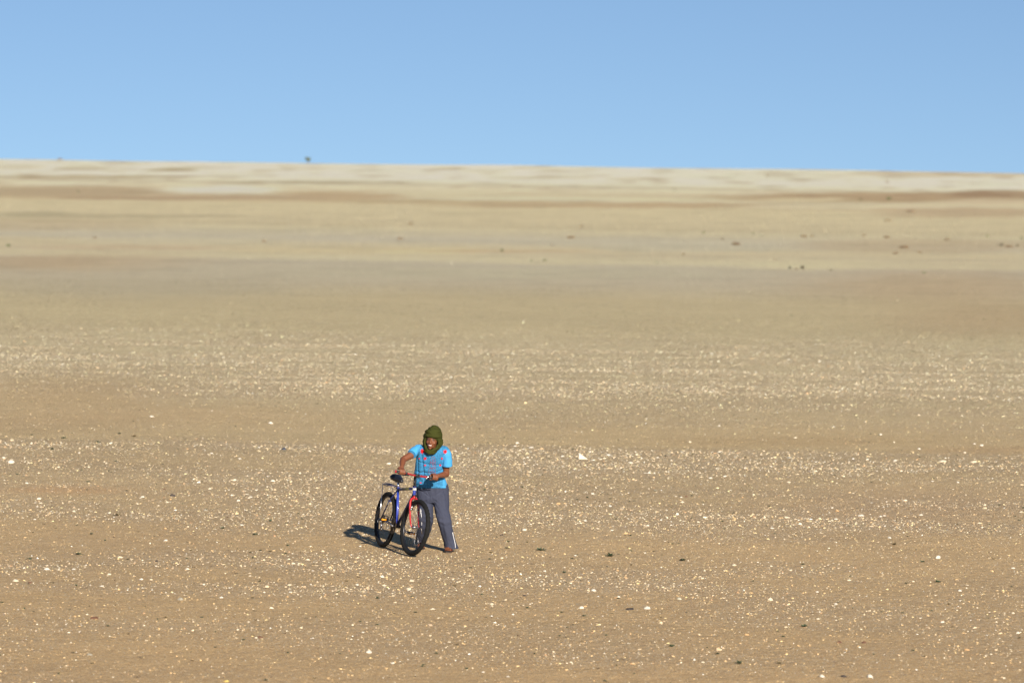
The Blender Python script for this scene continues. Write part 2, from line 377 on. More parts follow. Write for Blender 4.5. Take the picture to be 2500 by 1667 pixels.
Xq, Yq, Cq, Gq = Xq[kq], Yq[kq], Cq[kq], Gq[kq]; Sq = np.clip(np.exp(rng.normal(math.log(.015), .35, len(Xq))) * (Yq / 130), .01, .06)
Xp = np.concatenate([Xp, Xq]); Yp = np.concatenate([Yp, Yq]); Gp = np.concatenate([Gp, Gq]); Cc = np.concatenate([Cc, Cq]); Sz = np.concatenate([Sz, Sq]); N = len(Xp)
print('pebbles', N, flush=True)
Zp = height(Xp, Yp)
bv = np.array([[1, -.1, -.2], [.1, .9, -.2], [-1, .1, -.2], [-.1, -.9, -.2], [.42, .05, .7], [-.38, -.1, .62]])
bf = np.array([[0, 1, 4], [1, 2, 5], [1, 5, 4], [2, 3, 5], [3, 0, 4], [3, 4, 5]])
nv = len(bv)
V = bv[None] * (1 + rng.uniform(-.35, .35, (N, nv, 1))) * np.stack([Sz * rng.uniform(.8, 1.5, N), Sz * rng.uniform(.7, 1.2, N), Sz * rng.uniform(.5, 1.1, N)], 1)[:, None]
th = rng.uniform(0, 6.28, N); ct, st = np.cos(th)[:, None], np.sin(th)[:, None]
V = np.stack([V[..., 0] * ct - V[..., 1] * st + Xp[:, None], V[..., 0] * st + V[..., 1] * ct + Yp[:, None], V[..., 2] + Zp[:, None]], 2)
F = (bf[None] + (np.arange(N) * nv)[:, None, None]).reshape(-1, 3).astype(np.int32)
me = bpy.data.meshes.new('gravel'); me.vertices.add(N * nv); me.vertices.foreach_set('co', V.ravel())
me.loops.add(F.size); me.loops.foreach_set('vertex_index', F.ravel()); me.polygons.add(len(F))
me.polygons.foreach_set('loop_start', np.arange(len(F), dtype=np.int32) * 3); me.polygons.foreach_set('loop_total', np.full(len(F), 3, dtype=np.int32)); me.update(calc_edges=True)
pal = np.array([(.70, .62, .46), (.62, .51, .34), (.76, .71, .60), (.54, .40, .25), (.50, .31, .17), (.36, .27, .18), (.17, .14, .12), (.62, .50, .33)])
pick = rng.choice(len(pal), N, p=[.20, .20, .09, .18, .08, .08, .03, .14])
tint = pal[pick] * rng.uniform(.8, 1.1, (N, 1)); own = (rng.random((N, 1)) < .62 - .4 * np.clip(Gp, 0, 1)[:, None]); tint = np.where(own, Cc * rng.uniform(.75, 1.5, (N, 1)), tint)
faraway = sstep(100, 150, Yp)[:, None] * .6; tint = (tint * (1 - faraway) + Cc * faraway) * (1 - .24 * sstep(95, 140, Yp)[:, None]); tint = np.clip(tint, 0, .85)  # far pebbles darkened in colour to offset their steep, sun-catching faces
tint = np.minimum(tint, .72); tint = np.repeat(tint, nv, 0)
aa = me.attributes.new('tint', 'FLOAT_COLOR', 'POINT'); aa.data.foreach_set('color', np.concatenate([tint, np.ones((len(tint), 1))], 1).ravel())
grav = link('gravel', me, pebm, smooth=False); tag(grav, 'countless cream and tan pebbles strewn over the sandy plain', 'gravel', kind='stuff')

# ------------------------------------------------------------------ stones one can tell apart
smat = {
 'white': mat('white_limestone', (.62, .57, .47), .85, var=.12, vscale=60, bump=.5, bscale=120),
 'cream': mat('cream_stone', (.62, .53, .38), .85, var=.18, vscale=60, bump=.5, bscale=120),
 'orange': mat('orange_stone', (.58, .36, .17), .85, var=.18, vscale=60, bump=.5, bscale=120),
 'brown': mat('brown_stone', (.13, .062, .035), .8, var=.3, vscale=60, bump=.5, bscale=120),
 'dark': mat('dark_stone', (.045, .035, .03), .7, var=.3, vscale=60, bump=.5, bscale=120),
 'slate': mat('slate_stone', (.05, .06, .085), .55, var=.3, vscale=60, bump=.5, bscale=120),
 'grey': mat('grey_stone', (.30, .27, .21), .85, var=.2, vscale=60, bump=.5, bscale=120),
 'yellow': mat('yellow_stone', (.66, .50, .14), .8, var=.15, vscale=60, bump=.5, bscale=120)}
def rock_mesh(seed, kind):
    bm = bmesh.new(); bmesh.ops.create_icosphere(bm, subdivisions=2, radius=1)
    R = random.Random(seed); off = R.random() * 50
    cuts = [Vector((R.uniform(-1, 1), R.uniform(-1, 1), R.uniform(-.3, 1))).normalized() for _ in range(6)]
    for v in bm.verts:
        p = v.co.copy(); k = 1 + .35 * mnoise.noise(p * 1.3 + Vector((off, 0, 0)))
        p *= k
        for c in cuts:
            e = p.dot(c) - .72
            if e > 0: p -= c * e * .85
        v.co = p
        if v.co.z < -.25: v.co.z = -.25
    me = bpy.data.meshes.new('stone'); bm.to_mesh(me); bm.free(); me.materials.append(smat[kind]); return me
rock_cache = {}
def stone(u, v, wpx, kind, label, flat=.62, group=None, asp=1., name=None):
    p = place(u, v + wpx * .2); s = wpx / FPX * p[1] * .5
    k = (kind, random.randrange(4))
    if k not in rock_cache: rock_cache[k] = rock_mesh(hash(kind) % 1 + len(rock_cache) * 13, kind)
    nm = name or 'stone'
    o = bpy.data.objects.new(nm, rock_cache[k]); col.objects.link(o); o.location = (p[0], p[1], p[2] + s * flat * .08)
    o.scale = (s, s * .8 * asp, s * flat); o.rotation_euler = (random.uniform(-.15, .15), random.uniform(-.15, .15), random.uniform(-.5, .5))
    tag(o, label, 'stone', group); return o
NAMED = [
 (693, 1095, 15, 'slate', 'dark blue grey stone alone on the gravel up left of the cyclist', .8), (421, 1209, 14, 'dark', 'dark brown angular stone on the gravel left of the bicycle', .9),
 (401, 1194, 8, 'brown', 'small brown stone just above the dark angular stone on the left', .6), (26, 1127, 18, 'white', 'pale angular stone at the left edge of the gravel with dark shadow', .8),
 (370, 1015, 13, 'white', 'white stone on smooth sand, farthest of the large stones on the left', .6), (660, 1031, 13, 'white', 'white stone on smooth sand above the dark blue grey stone', .8),
 (502, 1245, 11, 'grey', 'grey stone casting a dark shadow left of the bicycle shadow', .8), (590, 1279, 14, 'white', 'flat white stone on the sand just beyond the tip of the shadow', .4),
 (65, 1178, 11, 'white', 'white stone in a small cluster near the left edge', .6), (99, 1226, 13, 'cream', 'cream stone on brown sand near the left edge, below the cluster', .4),
 (1486, 1109, 13, 'white', 'white flat stone in the bright gravel strip right of the triangular slab', .5), (1296, 1091, 14, 'white', 'long white stone at the upper edge of the bright gravel strip', .5),
 (1263, 1080, 11, 'white', 'rounded white stone topmost in the bright gravel strip', .6), (1448, 1122, 10, 'white', 'small white stone below and right of the triangular slab', .6),
 (1584, 1154, 9, 'white', 'white pointed stone with dark shadow below the bright strip', .9), (1735, 1166, 10, 'white', 'white stone, left one of a pair right of centre', .6), (1769, 1162, 10, 'white', 'white stone, right one of a pair right of centre', .6),
 (1247, 1212, 14, 'white', 'wide white stone level with the trousers, right of the person', .5), (1174, 1216, 9, 'white', 'small white stone nearest the right of the person', .6), (1279, 1292, 12, 'white', 'white stone with dark side level with the trouser cuff', .8),
 (1459, 1289, 10, 'cream', 'cream stone alone on plain sand right of the trouser cuff', .5), (1675, 1211, 9, 'brown', 'small dark brown stone on the sand right of centre', .6), (1224, 1304, 10, 'dark', 'small dark stone to the right of the sandalled foot', .6),
 (2300, 1122, 24, 'cream', 'long pale slab at the right in the bright gravel strip', .4), (2377, 1125, 18, 'cream', 'pale broken slab near the right edge in the gravel strip', .4), (2117, 1120, 10, 'white', 'white stone in the gravel strip right of the smooth sand', .7),
 (1927, 1116, 13, 'grey', 'greyish stone in the gravel strip below the smooth sand', .7), (2185, 1123, 11, 'white', 'white stone between the two pale slabs and the smooth sand', .6), (1926, 1176, 11, 'cream', 'cream stone below the greyish stone on the right', .6),
 (1921, 1260, 18, 'cream', 'long cream stone with shadow in the lower right gravel patch', .4), (2044, 1246, 12, 'orange', 'orange tinted stone above the lower right gravel patch', .7), (2100, 1257, 15, 'white', 'white stone at the top of the lower right gravel patch', .5),
 (2040, 1266, 11, 'white', 'white stone below the orange tinted stone', .6), (1885, 1288, 12, 'white', 'white stone at the left end of the lower right gravel patch', .5), (2171, 1311, 11, 'white', 'rounded white stone under the lower right gravel patch', .7),
 (115, 1387, 15, 'white', 'white stone in the lower left gravel, near the left edge', .6), (38, 1415, 16, 'cream', 'pale stone with dark shadow at the lower left edge', .6), (73, 1421, 11, 'brown', 'dark red brown stone near the lower left edge', .8),
 (382, 1369, 10, 'dark', 'small dark stone in the lower left gravel', .7), (457, 1387, 12, 'white', 'white stone right of the small dark stone at lower left', .6), (793, 1395, 12, 'white', 'white stone below the rear wheel in the near gravel', .7),
 (706, 1426, 12, 'cream', 'cream stone left of and below the bicycle in the near gravel', .6), (248, 1429, 12, 'white', 'slanted white stone in the lower left foreground', .5), (231, 1506, 22, 'brown', 'red brown lump of stone in the lower left foreground', .6),
 (441, 1461, 17, 'grey', 'grey brown stone with shadow in the left foreground', .8), (540, 1457, 11, 'white', 'white stone right of the grey brown one in the left foreground', .7), (219, 1596, 16, 'grey', 'light grey stone near the bottom left', .6),
 (636, 1553, 16, 'brown', 'red brown flat stone in the foreground left of centre', .5), (553, 1660, 15, 'yellow', 'yellow stone at the bottom edge of the picture', .6), (934, 1407, 11, 'white', 'white stone just below the front wheel', .9),
 (1005, 1416, 14, 'cream', 'cream stone below the front wheel, right of the white one', .6), (997, 1435, 15, 'cream', 'pale cream stone lowest of three below the front wheel', .5), (1056, 1484, 15, 'cream', 'pale orange slab in the foreground under the person', .5),
 (1450, 1440, 14, 'white', 'white stone at the right end of the near gravel patch', .7), (1419, 1482, 13, 'white', 'rounded white stone in the foreground right of centre', .8), (1579, 1482, 18, 'white', 'largest white stone in the foreground right of centre', .7),
 (1538, 1484, 22, 'dark', 'dark stone beside the largest white foreground stone', .5), (1506, 1457, 14, 'orange', 'orange stone above the dark foreground stone', .5), (900, 1590, 16, 'white', 'round white stone near the bottom left of centre', .9),
 (1282, 1452, 12, 'dark', 'dark stone in the near gravel patch', .5), (1200, 1473, 12, 'cream', 'cream stone below the near gravel patch', .6), (1319, 1404, 7, 'white', 'small white stone above the near gravel patch', .7),
 (2289, 1360, 14, 'white', 'bright white stone with dark shadow on the right', .9), (1792, 1377, 14, 'cream', 'cream stone with orange shadow side right of centre', .6), (2172, 1312, 9, 'white', 'small white stone above the bright white one on the right', .7),
 (1930, 1391, 10, 'cream', 'small cream stone between two larger ones on the right', .6), (1881, 1463, 14, 'cream', 'tall pale stone leaning in the right foreground', 1.1), (2006, 1649, 15, 'white', 'round white stone at the bottom, left one of two', .9),
 (2123, 1649, 17, 'white', 'round white stone at the bottom, right one of two', .9), (2060, 1649, 16, 'dark', 'dark stone between the two round white ones at the bottom', .7), (2040, 1473, 11, 'white', 'white stone in a short row in the right foreground', .7),
 (1997, 1509, 10, 'cream', 'cream stone below the short row in the right foreground', .7), (2300, 1517, 11, 'white', 'white stone alone in the right foreground', .6), (2486, 1544, 10, 'white', 'white stone at the right edge of the foreground', .8),
 (2049, 1566, 14, 'brown', 'dark brown stone, left one of two in the right foreground', .7), (2109, 1566, 14, 'brown', 'dark brown stone, right one of two in the right foreground', .6), (2360, 1584, 15, 'orange', 'pale orange stone near the bottom right', .6),
 (1823, 1548, 12, 'orange', 'orange stone in the foreground below the tall pale stone', .6)]
for u, v, wp, k, lb, fl in NAMED: stone(u, v, wp, k, lb, fl)
# the upright triangular slab
p = place(1422, 1121); s = 20 / FPX * p[1]
mb = MB(); mb.add([(-.45, 0, 0), (.75, -.05, 0), (.7, .3, 0), (-.4, .3, 0), (-.42, .02, .78), (-.36, .2, .74), (.1, .03, .40), (.12, .2, .38), (.5, -.02, .12), (.5, .22, .12)],
    [(0, 1, 8, 6, 4), (3, 5, 7, 9, 2), (4, 6, 7, 5), (6, 8, 9, 7), (8, 1, 2, 9), (0, 4, 5, 3), (0, 3, 2, 1)])
tri = mb.build('stone', smat['white'], smooth=False); tri.location = p; tri.scale = (s, s, s)
tag(tri, 'large white triangular slab standing on the bright gravel strip', 'stone')
R = random.Random(5)
for k in range(110):
    while True:
        u = R.uniform(0, 2500); v = R.choice([R.uniform(1085, 1140), R.uniform(1200, 1290), R.uniform(1000, 1660), R.uniform(1380, 1450)])
        if not (780 < u < 1160 and 1000 < v < 1400): break
    kk = R.choice(['white', 'white', 'white', 'cream', 'cream', 'orange'])
    stone(u, v, R.uniform(6, 11.5), kk, 'small light coloured stone lying among the gravel of the plain', R.uniform(.45, .8), 'small light stones scattered in the gravel')

# ------------------------------------------------------------------ small desert plants
gmats = [mat('grey_green_leaf', (.085, .10, .055), .8, var=.3, vscale=300), mat('dark_green_leaf', (.05, .075, .035), .8, var=.3, vscale=300), mat('dry_leaf', (.16, .125, .06), .85, var=.3, vscale=300)]
def tuft_geo(R, nb=22):
    vs = []; fs = []
    for k in range(nb):
        a = R.uniform(0, 6.283); el = R.uniform(.12, 1.15); L = R.uniform(.5, 1.0); wd = R.uniform(.10, .20)
        d = np.array([math.cos(a) * math.cos(el), math.sin(a) * math.cos(el) * .8, math.sin(el) * .75]); s_ = np.array([-math.sin(a), math.cos(a), R.uniform(-.4, .4)]) * wd
        o = np.array([R.uniform(-.3, .3), R.uniform(-.25, .25), 0]); q = len(vs)
        vs += [o - s_ * .3, o + s_ * .3, o + d * L * .55 + s_, o + d * L * .55 - s_, o + d * L]
        fs += [(q, q + 1, q + 2, q + 3), (q + 3, q + 2, q + 4)]
    return np.array(vs), fs
tufts = []
for k in range(8):
    vs, fs = tuft_geo(random.Random(100 + k)); me = bpy.data.meshes.new('plant_tuft'); me.from_pydata([tuple(q) for q in vs], [], fs); me.materials.append(gmats[k % 3 if k != 4 else 0]); tufts.append(me)
def tuft(u, v, wpx, label, group=None):
    p = place(u, v); s = wpx / FPX * p[1] * .72
    o = bpy.data.objects.new('plant_tuft', tufts[R.randrange(8)]); col.objects.link(o); o.location = p; o.scale = (s, s, s * R.uniform(.6, 1.0)); o.rotation_euler = (0, 0, R.uniform(0, 6))
    tag(o, label, 'plant', group); return o
NT = [(1320, 1343, 26, 'pale green spreading plant on the sand right of the sandalled foot'), (1488, 1357, 26, 'low wide green plant right of centre, level with the feet'), (1238, 1338, 15, 'small green and orange plant just right of the foot'),
 (1240, 1322, 11, 'tiny green plant directly above the green and orange one'), (1195, 1365, 11, 'small dark plant below and right of the sandalled foot'), (1378, 1398, 15, 'dark green plant below the pale spreading one'),
 (1110, 1430, 14, 'small green plant in the near gravel under the person'), (1007, 1457, 11, 'dark upright plant below the front wheel'), (1425, 1504, 15, 'green plant in the foreground below the round white stone'),
 (1640, 1578, 20, 'green plant in the foreground right of centre'), (1667, 1368, 20, 'green plant right of the low wide one'), (155, 1070, 18, 'dark green plant at the far left edge of the gravel'), (292, 1059, 13, 'green plant on the rim of the smooth sand at left'),
 (328, 1066, 14, 'grey green plant second from left on the rim of the smooth sand'), (240, 1080, 18, 'low wide plant just under the rim of the smooth sand'), (216, 1177, 13, 'bright green round plant on the left gravel'), (42, 1158, 11, 'dark round plant near the left edge'),
 (286, 1258, 20, 'low flat green plant on brown sand at left'), (543, 1290, 16, 'green plant left of the shadow tip'), (223, 1304, 14, 'olive plant on bare brown sand at left'), (661, 1272, 12, 'upright green plant nearest the shadow on its left'),
 (283, 1126, 10, 'small dark round plant in the left gravel'), (622, 1305, 18, 'low brown green plant below the shadow tip'), (128, 1097, 13, 'dark plant below the far left one'), (2183, 1330, 17, 'dark plant above the bright white stone on the right'),
 (2252, 1372, 17, 'low plant left of and below the bright white stone'), (2290, 1421, 20, 'spreading grey plant in the right foreground'), (1903, 1619, 19, 'dark green clump near the bottom right of centre'), (1964, 1529, 24, 'wide grey green plant in the right foreground'),
 (1805, 1620, 24, 'dark spreading plant at the bottom right of centre'), (72, 1365, 20, 'dark green plant at the lower left edge'), (190, 1353, 22, 'dark branching plant in the lower left'), (702, 1332, 13, 'small dark plant under the shadow tip'), (660, 1346, 13, 'grey green plant lower left of the shadow')]
for u, v, wp, lb in NT: tuft(u, v, wp, lb)
def near_subject(u, v): return 770 < u < 1150 and 1010 < v < 1385
cnt = 0
while cnt < 230:
    v = 1667 - (R.random() ** .8) * 640; u = R.uniform(0, 2500)
    if near_subject(u, v): continue
    tuft(u, v, R.uniform(6, 13) * (.6 + .5 * (v - 1000) / 660), 'small grey green tuft growing between the pebbles', 'small tufts scattered over the plain'); cnt += 1
# the rest: too many and too small to count
AV = []; AF = []; AT = []; o_ = 0; tp = np.array([(.085, .10, .055), (.05, .07, .035), (.13, .10, .055), (.10, .06, .035)])
for k in range(9500):
    Yq = math.sqrt(R.uniform(31 ** 2, 150 ** 2)); Xq = R.uniform(-1, 1) * (Yq * .134 + 2)
    if abs(Xq + 1.1) < 1.3 and abs(Yq - 46.) < 3: continue
    if vnoise(Xq / 3., Yq / 5., 8) < .38: continue
    vs, fs = tuft_geo(R, 5); s = R.uniform(.014, .038) * (1 + .4 * (Yq > 70)); a = R.uniform(0, 6.28); ca, sa = math.cos(a), math.sin(a)
    vs = vs * np.array([s * 1.2, s * 1.2, s * .7]); vs = np.stack([vs[:, 0] * ca - vs[:, 1] * sa + Xq, vs[:, 0] * sa + vs[:, 1] * ca + Yq, vs[:, 2] + float(height(Xq, Yq))], 1)
    AV.append(vs); AF += [tuple(i_ + o_ for i_ in q) for q in fs]; o_ += len(vs); AT.append(np.repeat(tp[[R.randrange(4)]], len(vs), 0))
me = bpy.data.meshes.new('ground_plants'); me.from_pydata(np.concatenate(AV).tolist(), [], AF)
aa = me.attributes.new('tint', 'FLOAT_COLOR', 'POINT'); AT = np.concatenate(AT); aa.data.foreach_set('color', np.concatenate([AT, np.ones((len(AT), 1))], 1).ravel())
gp = link('ground_plants', me, vcol_mat('tiny_plants'), smooth=False); tag(gp, 'countless tiny dark sprigs dotting the gravel plain', 'ground plants', kind='stuff')

# ------------------------------------------------------------------ far bushes and the tree on the skyline
bmats = {'green': mat('bush_green', (.12, .14, .06), .8, var=.3, vscale=9), 'brown': mat('bush_brown', (.25, .18, .11), .85, var=.3, vscale=9), 'dark': mat('bush_dark', (.085, .07, .04), .85, var=.3, vscale=9), 'pale': mat('bush_pale', (.17, .18, .10), .85, var=.3, vscale=9)}
barkm = mat('bark', (.10, .07, .05), .9, var=.3, vscale=12)
def foliage(R, nleaf, hw, hd, hh, size, z0=0., lobes=5):
    vs = []; fs = []
    L = [(R.uniform(-.55, .55) * hw, R.uniform(-.55, .55) * hd, z0 + R.uniform(.2, .8) * hh, R.uniform(.35, .6)) for _ in range(lobes)]
    for k in range(nleaf):
        lx, ly, lz, lr = R.choice(L); d = np.array([R.gauss(0, 1), R.gauss(0, 1), R.gauss(0, 1)]); d /= np.linalg.norm(d); rr = lr * R.random() ** .4
        c = np.array([lx + d[0] * rr * hw, ly + d[1] * rr * hd, max(z0 * .8 + .01, lz + d[2] * rr * hh * .6)])
        t = np.array([R.gauss(0, 1), R.gauss(0, 1), R.gauss(0, 1)]); t /= np.linalg.norm(t); s_ = np.cross(t, [R.gauss(0, 1), R.gauss(0, 1), R.gauss(0, 1)]); s_ /= np.linalg.norm(s_) + 1e-9
        z = size * R.uniform(.6, 1.4); q = len(vs); vs += [c - t * z, c + s_ * z * .5, c + t * z, c - s_ * z * .5]; fs.append((q, q + 1, q + 2, q + 3))
    return vs, fs
BUSH = [(20, 602, 17, 'green', 'green bush at the left edge of the far plain', .6), (232, 582, 15, 'brown', 'brown bush on the left far plain', .45), (643, 592, 16, 'brown', 'brown bush left of centre on the far plain', .5),
 (191, 471, 9, 'green', 'tiny green bush in the brown band at far left', .8), (1226, 614, 13, 'green', 'green bush in the centre of the far plain', .6), (1330, 638, 15, 'pale', 'pale green bush near the centre of the far plain', .4),
 (1297, 638, 9, 'pale', 'small pale bush beside the pale green bush', .4), (1418, 555, 14, 'brown', 'brown bush beyond the centre of the far plain', .4), (1003, 548, 18, 'brown', 'faint brown bush left of the centre far away', .35), (980, 585, 24, 'brown', 'low brown bush right above the pale stony strip', .25),
 (1395, 582, 34, 'brown', 'low wide brown scrub in the centre far away', .22), (1668, 623, 11, 'brown', 'small brown bush right of centre on the far plain', .6), (1348, 600, 10, 'brown', 'tiny brown bush above the pale green one', .5), (1603, 642, 9, 'green', 'tiny green bush on the pale stony strip', .5),
 (1648, 465, 9, 'dark', 'dark dot of a bush at the foot of the far slope', .8), (2171, 488, 20, 'green', 'largest green bush in the dark band at far right', .7), (2102, 489, 10, 'green', 'smaller green bush left of the largest in the dark band', .6),
 (1718, 571, 11, 'green', 'round green bush right of centre, far plain', .8), (1839, 573, 10, 'green', 'green bush second to the right of the round one', .6), (1857, 576, 10, 'pale', 'pale bush touching the second green one', .4),
 (1982, 580, 15, 'brown', 'dark brown bush at the end of a scrub line on the right', .6), (1960, 580, 24, 'brown', 'low brown scrub beside the dark brown bush', .3), (1798, 599, 34, 'brown', 'wide brown scrub arching on a small mound', .3), (1960, 658, 19, 'dark', 'larger dark bush at the edge of the pale patch', .65),
 (1928, 657, 12, 'dark', 'smaller dark bush left of the larger at the pale patch', .8), (1943, 658, 14, 'brown', 'low brown bush between the two dark ones', .4), (2029, 661, 10, 'dark', 'small dark bush right of the pale patch', .7), (2257, 668, 12, 'green', 'small green bush lowest on the right of the far plain', .6),
 (2410, 580, 11, 'green', 'green bush near the right edge of the far plain', .8), (2494, 583, 12, 'green', 'green bush at the right edge of the far plain', .6), (2444, 601, 16, 'dark', 'dark bush left one of two at the right edge', .6), (2483, 602, 14, 'dark', 'dark bush right one of two at the right edge', .5),
 (2462, 604, 30, 'brown', 'brown scrub between the two dark bushes at right', .25), (2110, 577, 12, 'brown', 'brown bush above the right scrub', .6), (2206, 607, 34, 'brown', 'wide brown scrub in the middle of the right far plain', .3), (2188, 621, 24, 'brown', 'low scrub under the wide one on the right', .3),
 (2246, 619, 16, 'brown', 'small scrub right of the low one', .4), (2311, 587, 22, 'brown', 'brown scrub pair right of the wide one', .4), (2167, 582, 26, 'brown', 'faint scrub line above the wide one on the right', .3), (2223, 518, 34, 'brown', 'long brown scrub far away at right', .2),
 (2167, 540, 24, 'brown', 'faint brown scrub below the long one at right', .25), (1872, 431, 12, 'brown', 'brown bush on the far slope right of centre', .5), (2167, 446, 12, 'brown', 'brown bush on the far slope at right', .5), (1765, 586, 11, 'brown', 'small brown bush above the arching scrub', .5), (1892, 635, 9, 'brown', 'tiny bush on the pale patch', .5),
 (145, 389, 22, 'brown', 'low brown bush on the skyline at far left', .3)]
for k, (u, v, wp, kd, lb, asp) in enumerate(BUSH):
    p = place(u, v) if v > 420 else None
    if p is None:
        d = ray(u, v); p = d * (1490 / d[1]); p[2] = float(height(p[0], p[1]))
    hw = wp / FPX * p[1] * .44; hh = hw * 1.7 * asp
    vs, fs = foliage(random.Random(300 + k), 240, hw, hw * .8, hh, hw * .12)
    me = bpy.data.meshes.new('bush'); me.from_pydata([tuple(q) for q in vs], [], fs)
    o = link('bush', me, bmats[kd], smooth=False); o.location = p; tag(o, lb, 'bush')
# tree
d = ray(753, 390); tp_ = d * (1485 / d[1]); tp_[2] = float(height(tp_[0], tp_[1]))
tree = empty('acacia_tree', tp_, 'lone dark tree standing on the skyline left of centre', 'tree')
mb = MB(); mb.tube([(0, 0, -.2), (.05, 0, .5), (.0, .05, 1.1), (.25, 0, 1.9)], [.20, .16, .13, .06], 8); mb.tube([(.0, .05, 1.0), (-.35, 0, 1.5), (-.7, .1, 2.1)], [.09, .06, .03], 8); mb.tube([(.02, 0, .8), (.5, 0, 1.4), (.9, .1, 1.8)], [.08, .06, .03], 8)
mb.build('trunk', barkm, tree)
vs, fs = foliage(random.Random(9), 1700, 1.4, 1.2, 1.55, .14, z0=1.0, lobes=8)
me = bpy.data.meshes.new('crown'); me.from_pydata([tuple(q) for q in vs], [], fs); link('crown', me, bmats['green'], tree, smooth=False)

#PERSON_AND_BIKE
# ------------------------------------------------------------------ bicycle
BY = dict(x=-1.511, y=45.553, yaw=.3728, lean=.128, steer=.14, s=.99)
sy, cy = math.sin(BY['yaw']), math.cos(BY['yaw']); cl, sl_ = math.cos(BY['lean']), math.sin(BY['lean'])
fwd = np.array([sy, -cy, 0]); lft = np.array([cy, sy, 0]); upz = np.array([0, 0, 1.])
l2 = lft * cl - upz * sl_; u2 = upz * cl + lft * sl_
bike = empty('bicycle', (0, 0, 0), 'blue and red mountain bicycle with black tyres pushed across the gravel', 'bicycle')
BM = Matrix(((fwd[0], l2[0], u2[0], 0), (fwd[1], l2[1], u2[1], 0), (fwd[2], l2[2], u2[2], 0), (0, 0, 0, 1)))
bike.matrix_world = Matrix.Translation((BY['x'], BY['y'], .012)) @ BM @ Matrix.Scale(BY['s'], 4)
def bw(P): return np.array([BY['x'], BY['y'], .012]) + BY['s'] * (P[0] * fwd + P[1] * l2 + P[2] * u2)
axs = np.array([-math.cos(math.radians(71.5)), 0, math.sin(math.radians(71.5))]); piv = np.array([.875, 0, .69])
def strot(v, inv=False):
    c, s = math.cos(BY['steer']), math.sin(BY['steer']); return v * c + np.cross(axs, v) * s + axs * (axs @ v) * (1 - c)
def st_(P): return piv + strot(np.array(P, float) - piv)
blue = mat('blue_paint', (.028, .05, .32), .34, coat=.6, var=.15, vscale=30); navy = mat('navy_paint', (.012, .016, .07), .3, coat=.4)
red = mat('red_paint', (.38, .012, .014), .36, coat=.5, var=.12, vscale=30); rubber = mat('tyre_rubber', (.008, .008, .008), .85, spec=.25, var=.4, vscale=25, bump=.3, bscale=150)
blackp = mat('black_plastic', (.012, .012, .014), .45); seatm = mat('saddle_vinyl', (.007, .008, .014), .5); chrome = mat('silver_metal', (.75, .75, .77), .28, 1.)
dullm = mat('dull_steel', (.30, .29, .30), .4, 1.); greasy = mat('greasy_chain', (.06, .045, .03), .5, .7); amber = mat('amber_reflector', (.85, .30, .01), .25, coat=.5)
whitel = mat('white_sticker', (.75, .75, .72), .5); gold = mat('gold_lettering', (.085, .080, .03), .5); purple = mat('purple_grey_paint', (.10, .085, .15), .35, coat=.3)
bb = np.array([.42, 0, .29]); stt = np.array([.285, 0, .735]); hbt = np.array([.875, 0, .69]); htt = hbt + axs * .125
rh = np.array([0, 0, .335]); fh = st_((1.03, 0, .335))
def T(name, pts, r, m, par=bike, n=12, **k):
    o = MB().tube(pts, r, n, **k).build(name, m, par); return o
T('seat_tube', [bb, stt + (stt - bb) * .03], .0165, blue)
T('top_tube', [stt - np.array([0, 0, .012]), htt - axs * .03], .0155, navy)
tt0 = stt - np.array([0, 0, .012]); ttd = (htt - axs * .03) - tt0
o = T('lettering_band', [tt0 + ttd * .28, tt0 + ttd * .72], .0165, gold); o.parent = bike
T('down_tube', [bb, hbt + axs * .035], .019, navy)
ht = T('head_tube', [hbt, htt], .021, blue); T('white_badge', [hbt + axs * .068, hbt + axs * .1], .0225, whitel, ht)
for z, rr in ((0, .025), (.118, .025)): T('headset_cup', [hbt + axs * z, hbt + axs * (z + .012)], rr, blackp, ht)
MB().tube([bb + [0, -.038, 0], bb + [0, .038, 0]], .022, 14).build('bottom_bracket', blackp, bike)
for s in (-1, 1):
    T('seat_stay', [stt + [-.0, s * .012, -.03], [.15, s * .045, .56], rh + [0, s * .062, 0]], .0085, navy)
    T('chain_stay', [bb + [-.02, s * .03, 0], [.25, s * .05, .31], rh + [0, s * .062, 0]], .0105, navy)
T('stay_bridge', [[.155, -.045, .565], [.155, .045, .565]], .006, blue)
T('seat_post', [stt, stt + (stt - bb) / np.linalg.norm(stt - bb) * .095], .0135, chrome)
sp = stt + (stt - bb) / np.linalg.norm(stt - bb) * .088
T('seat_clamp', [stt - [0, .024, -.002], stt + [0, .024, .002]], .012, blackp)
# saddle: wide rear, narrow nose
mb = MB(); rings = []
prof = [(-.135, .045, .024, .016), (-.12, .070, .040, .012), (-.085, .079, .046, .006), (-.04, .068, .044, .0), (.0, .045, .038, -.002), (.05, .029, .033, -.006), (.09, .025, .030, -.010), (.12, .021, .024, -.016), (.134, .009, .012, -.022)]
vs = []; fs = []; n_ = 18
for (x, hw, hh, dz) in prof:
    for k in range(n_):
        a = 2 * math.pi * k / n_; ca, sa = math.cos(a), math.sin(a)
        vs.append(sp + np.array([x, hw * ca, dz + .028 + (hh * sa if sa > 0 else hh * .9 * sa)]))
for i in range(len(prof) - 1):
    for k in range(n_): fs.append((i * n_ + k, (i + 1) * n_ + k, (i + 1) * n_ + (k + 1) % n_, i * n_ + (k + 1) % n_))
fs.append(tuple(range(n_))); fs.append(tuple((len(prof) - 1) * n_ + k for k in range(n_ - 1, -1, -1)))
mb.add(vs, fs); sad = mb.build('saddle', seatm, bike)
for s in (-1, 1): T('saddle_rail', [sp + [-.09, s * .03, .01], sp + [-.04, s * .022, -.014], sp + [.03, s * .02, -.014], sp + [.09, s * .012, .012]], .0035, dullm, sad, 6)

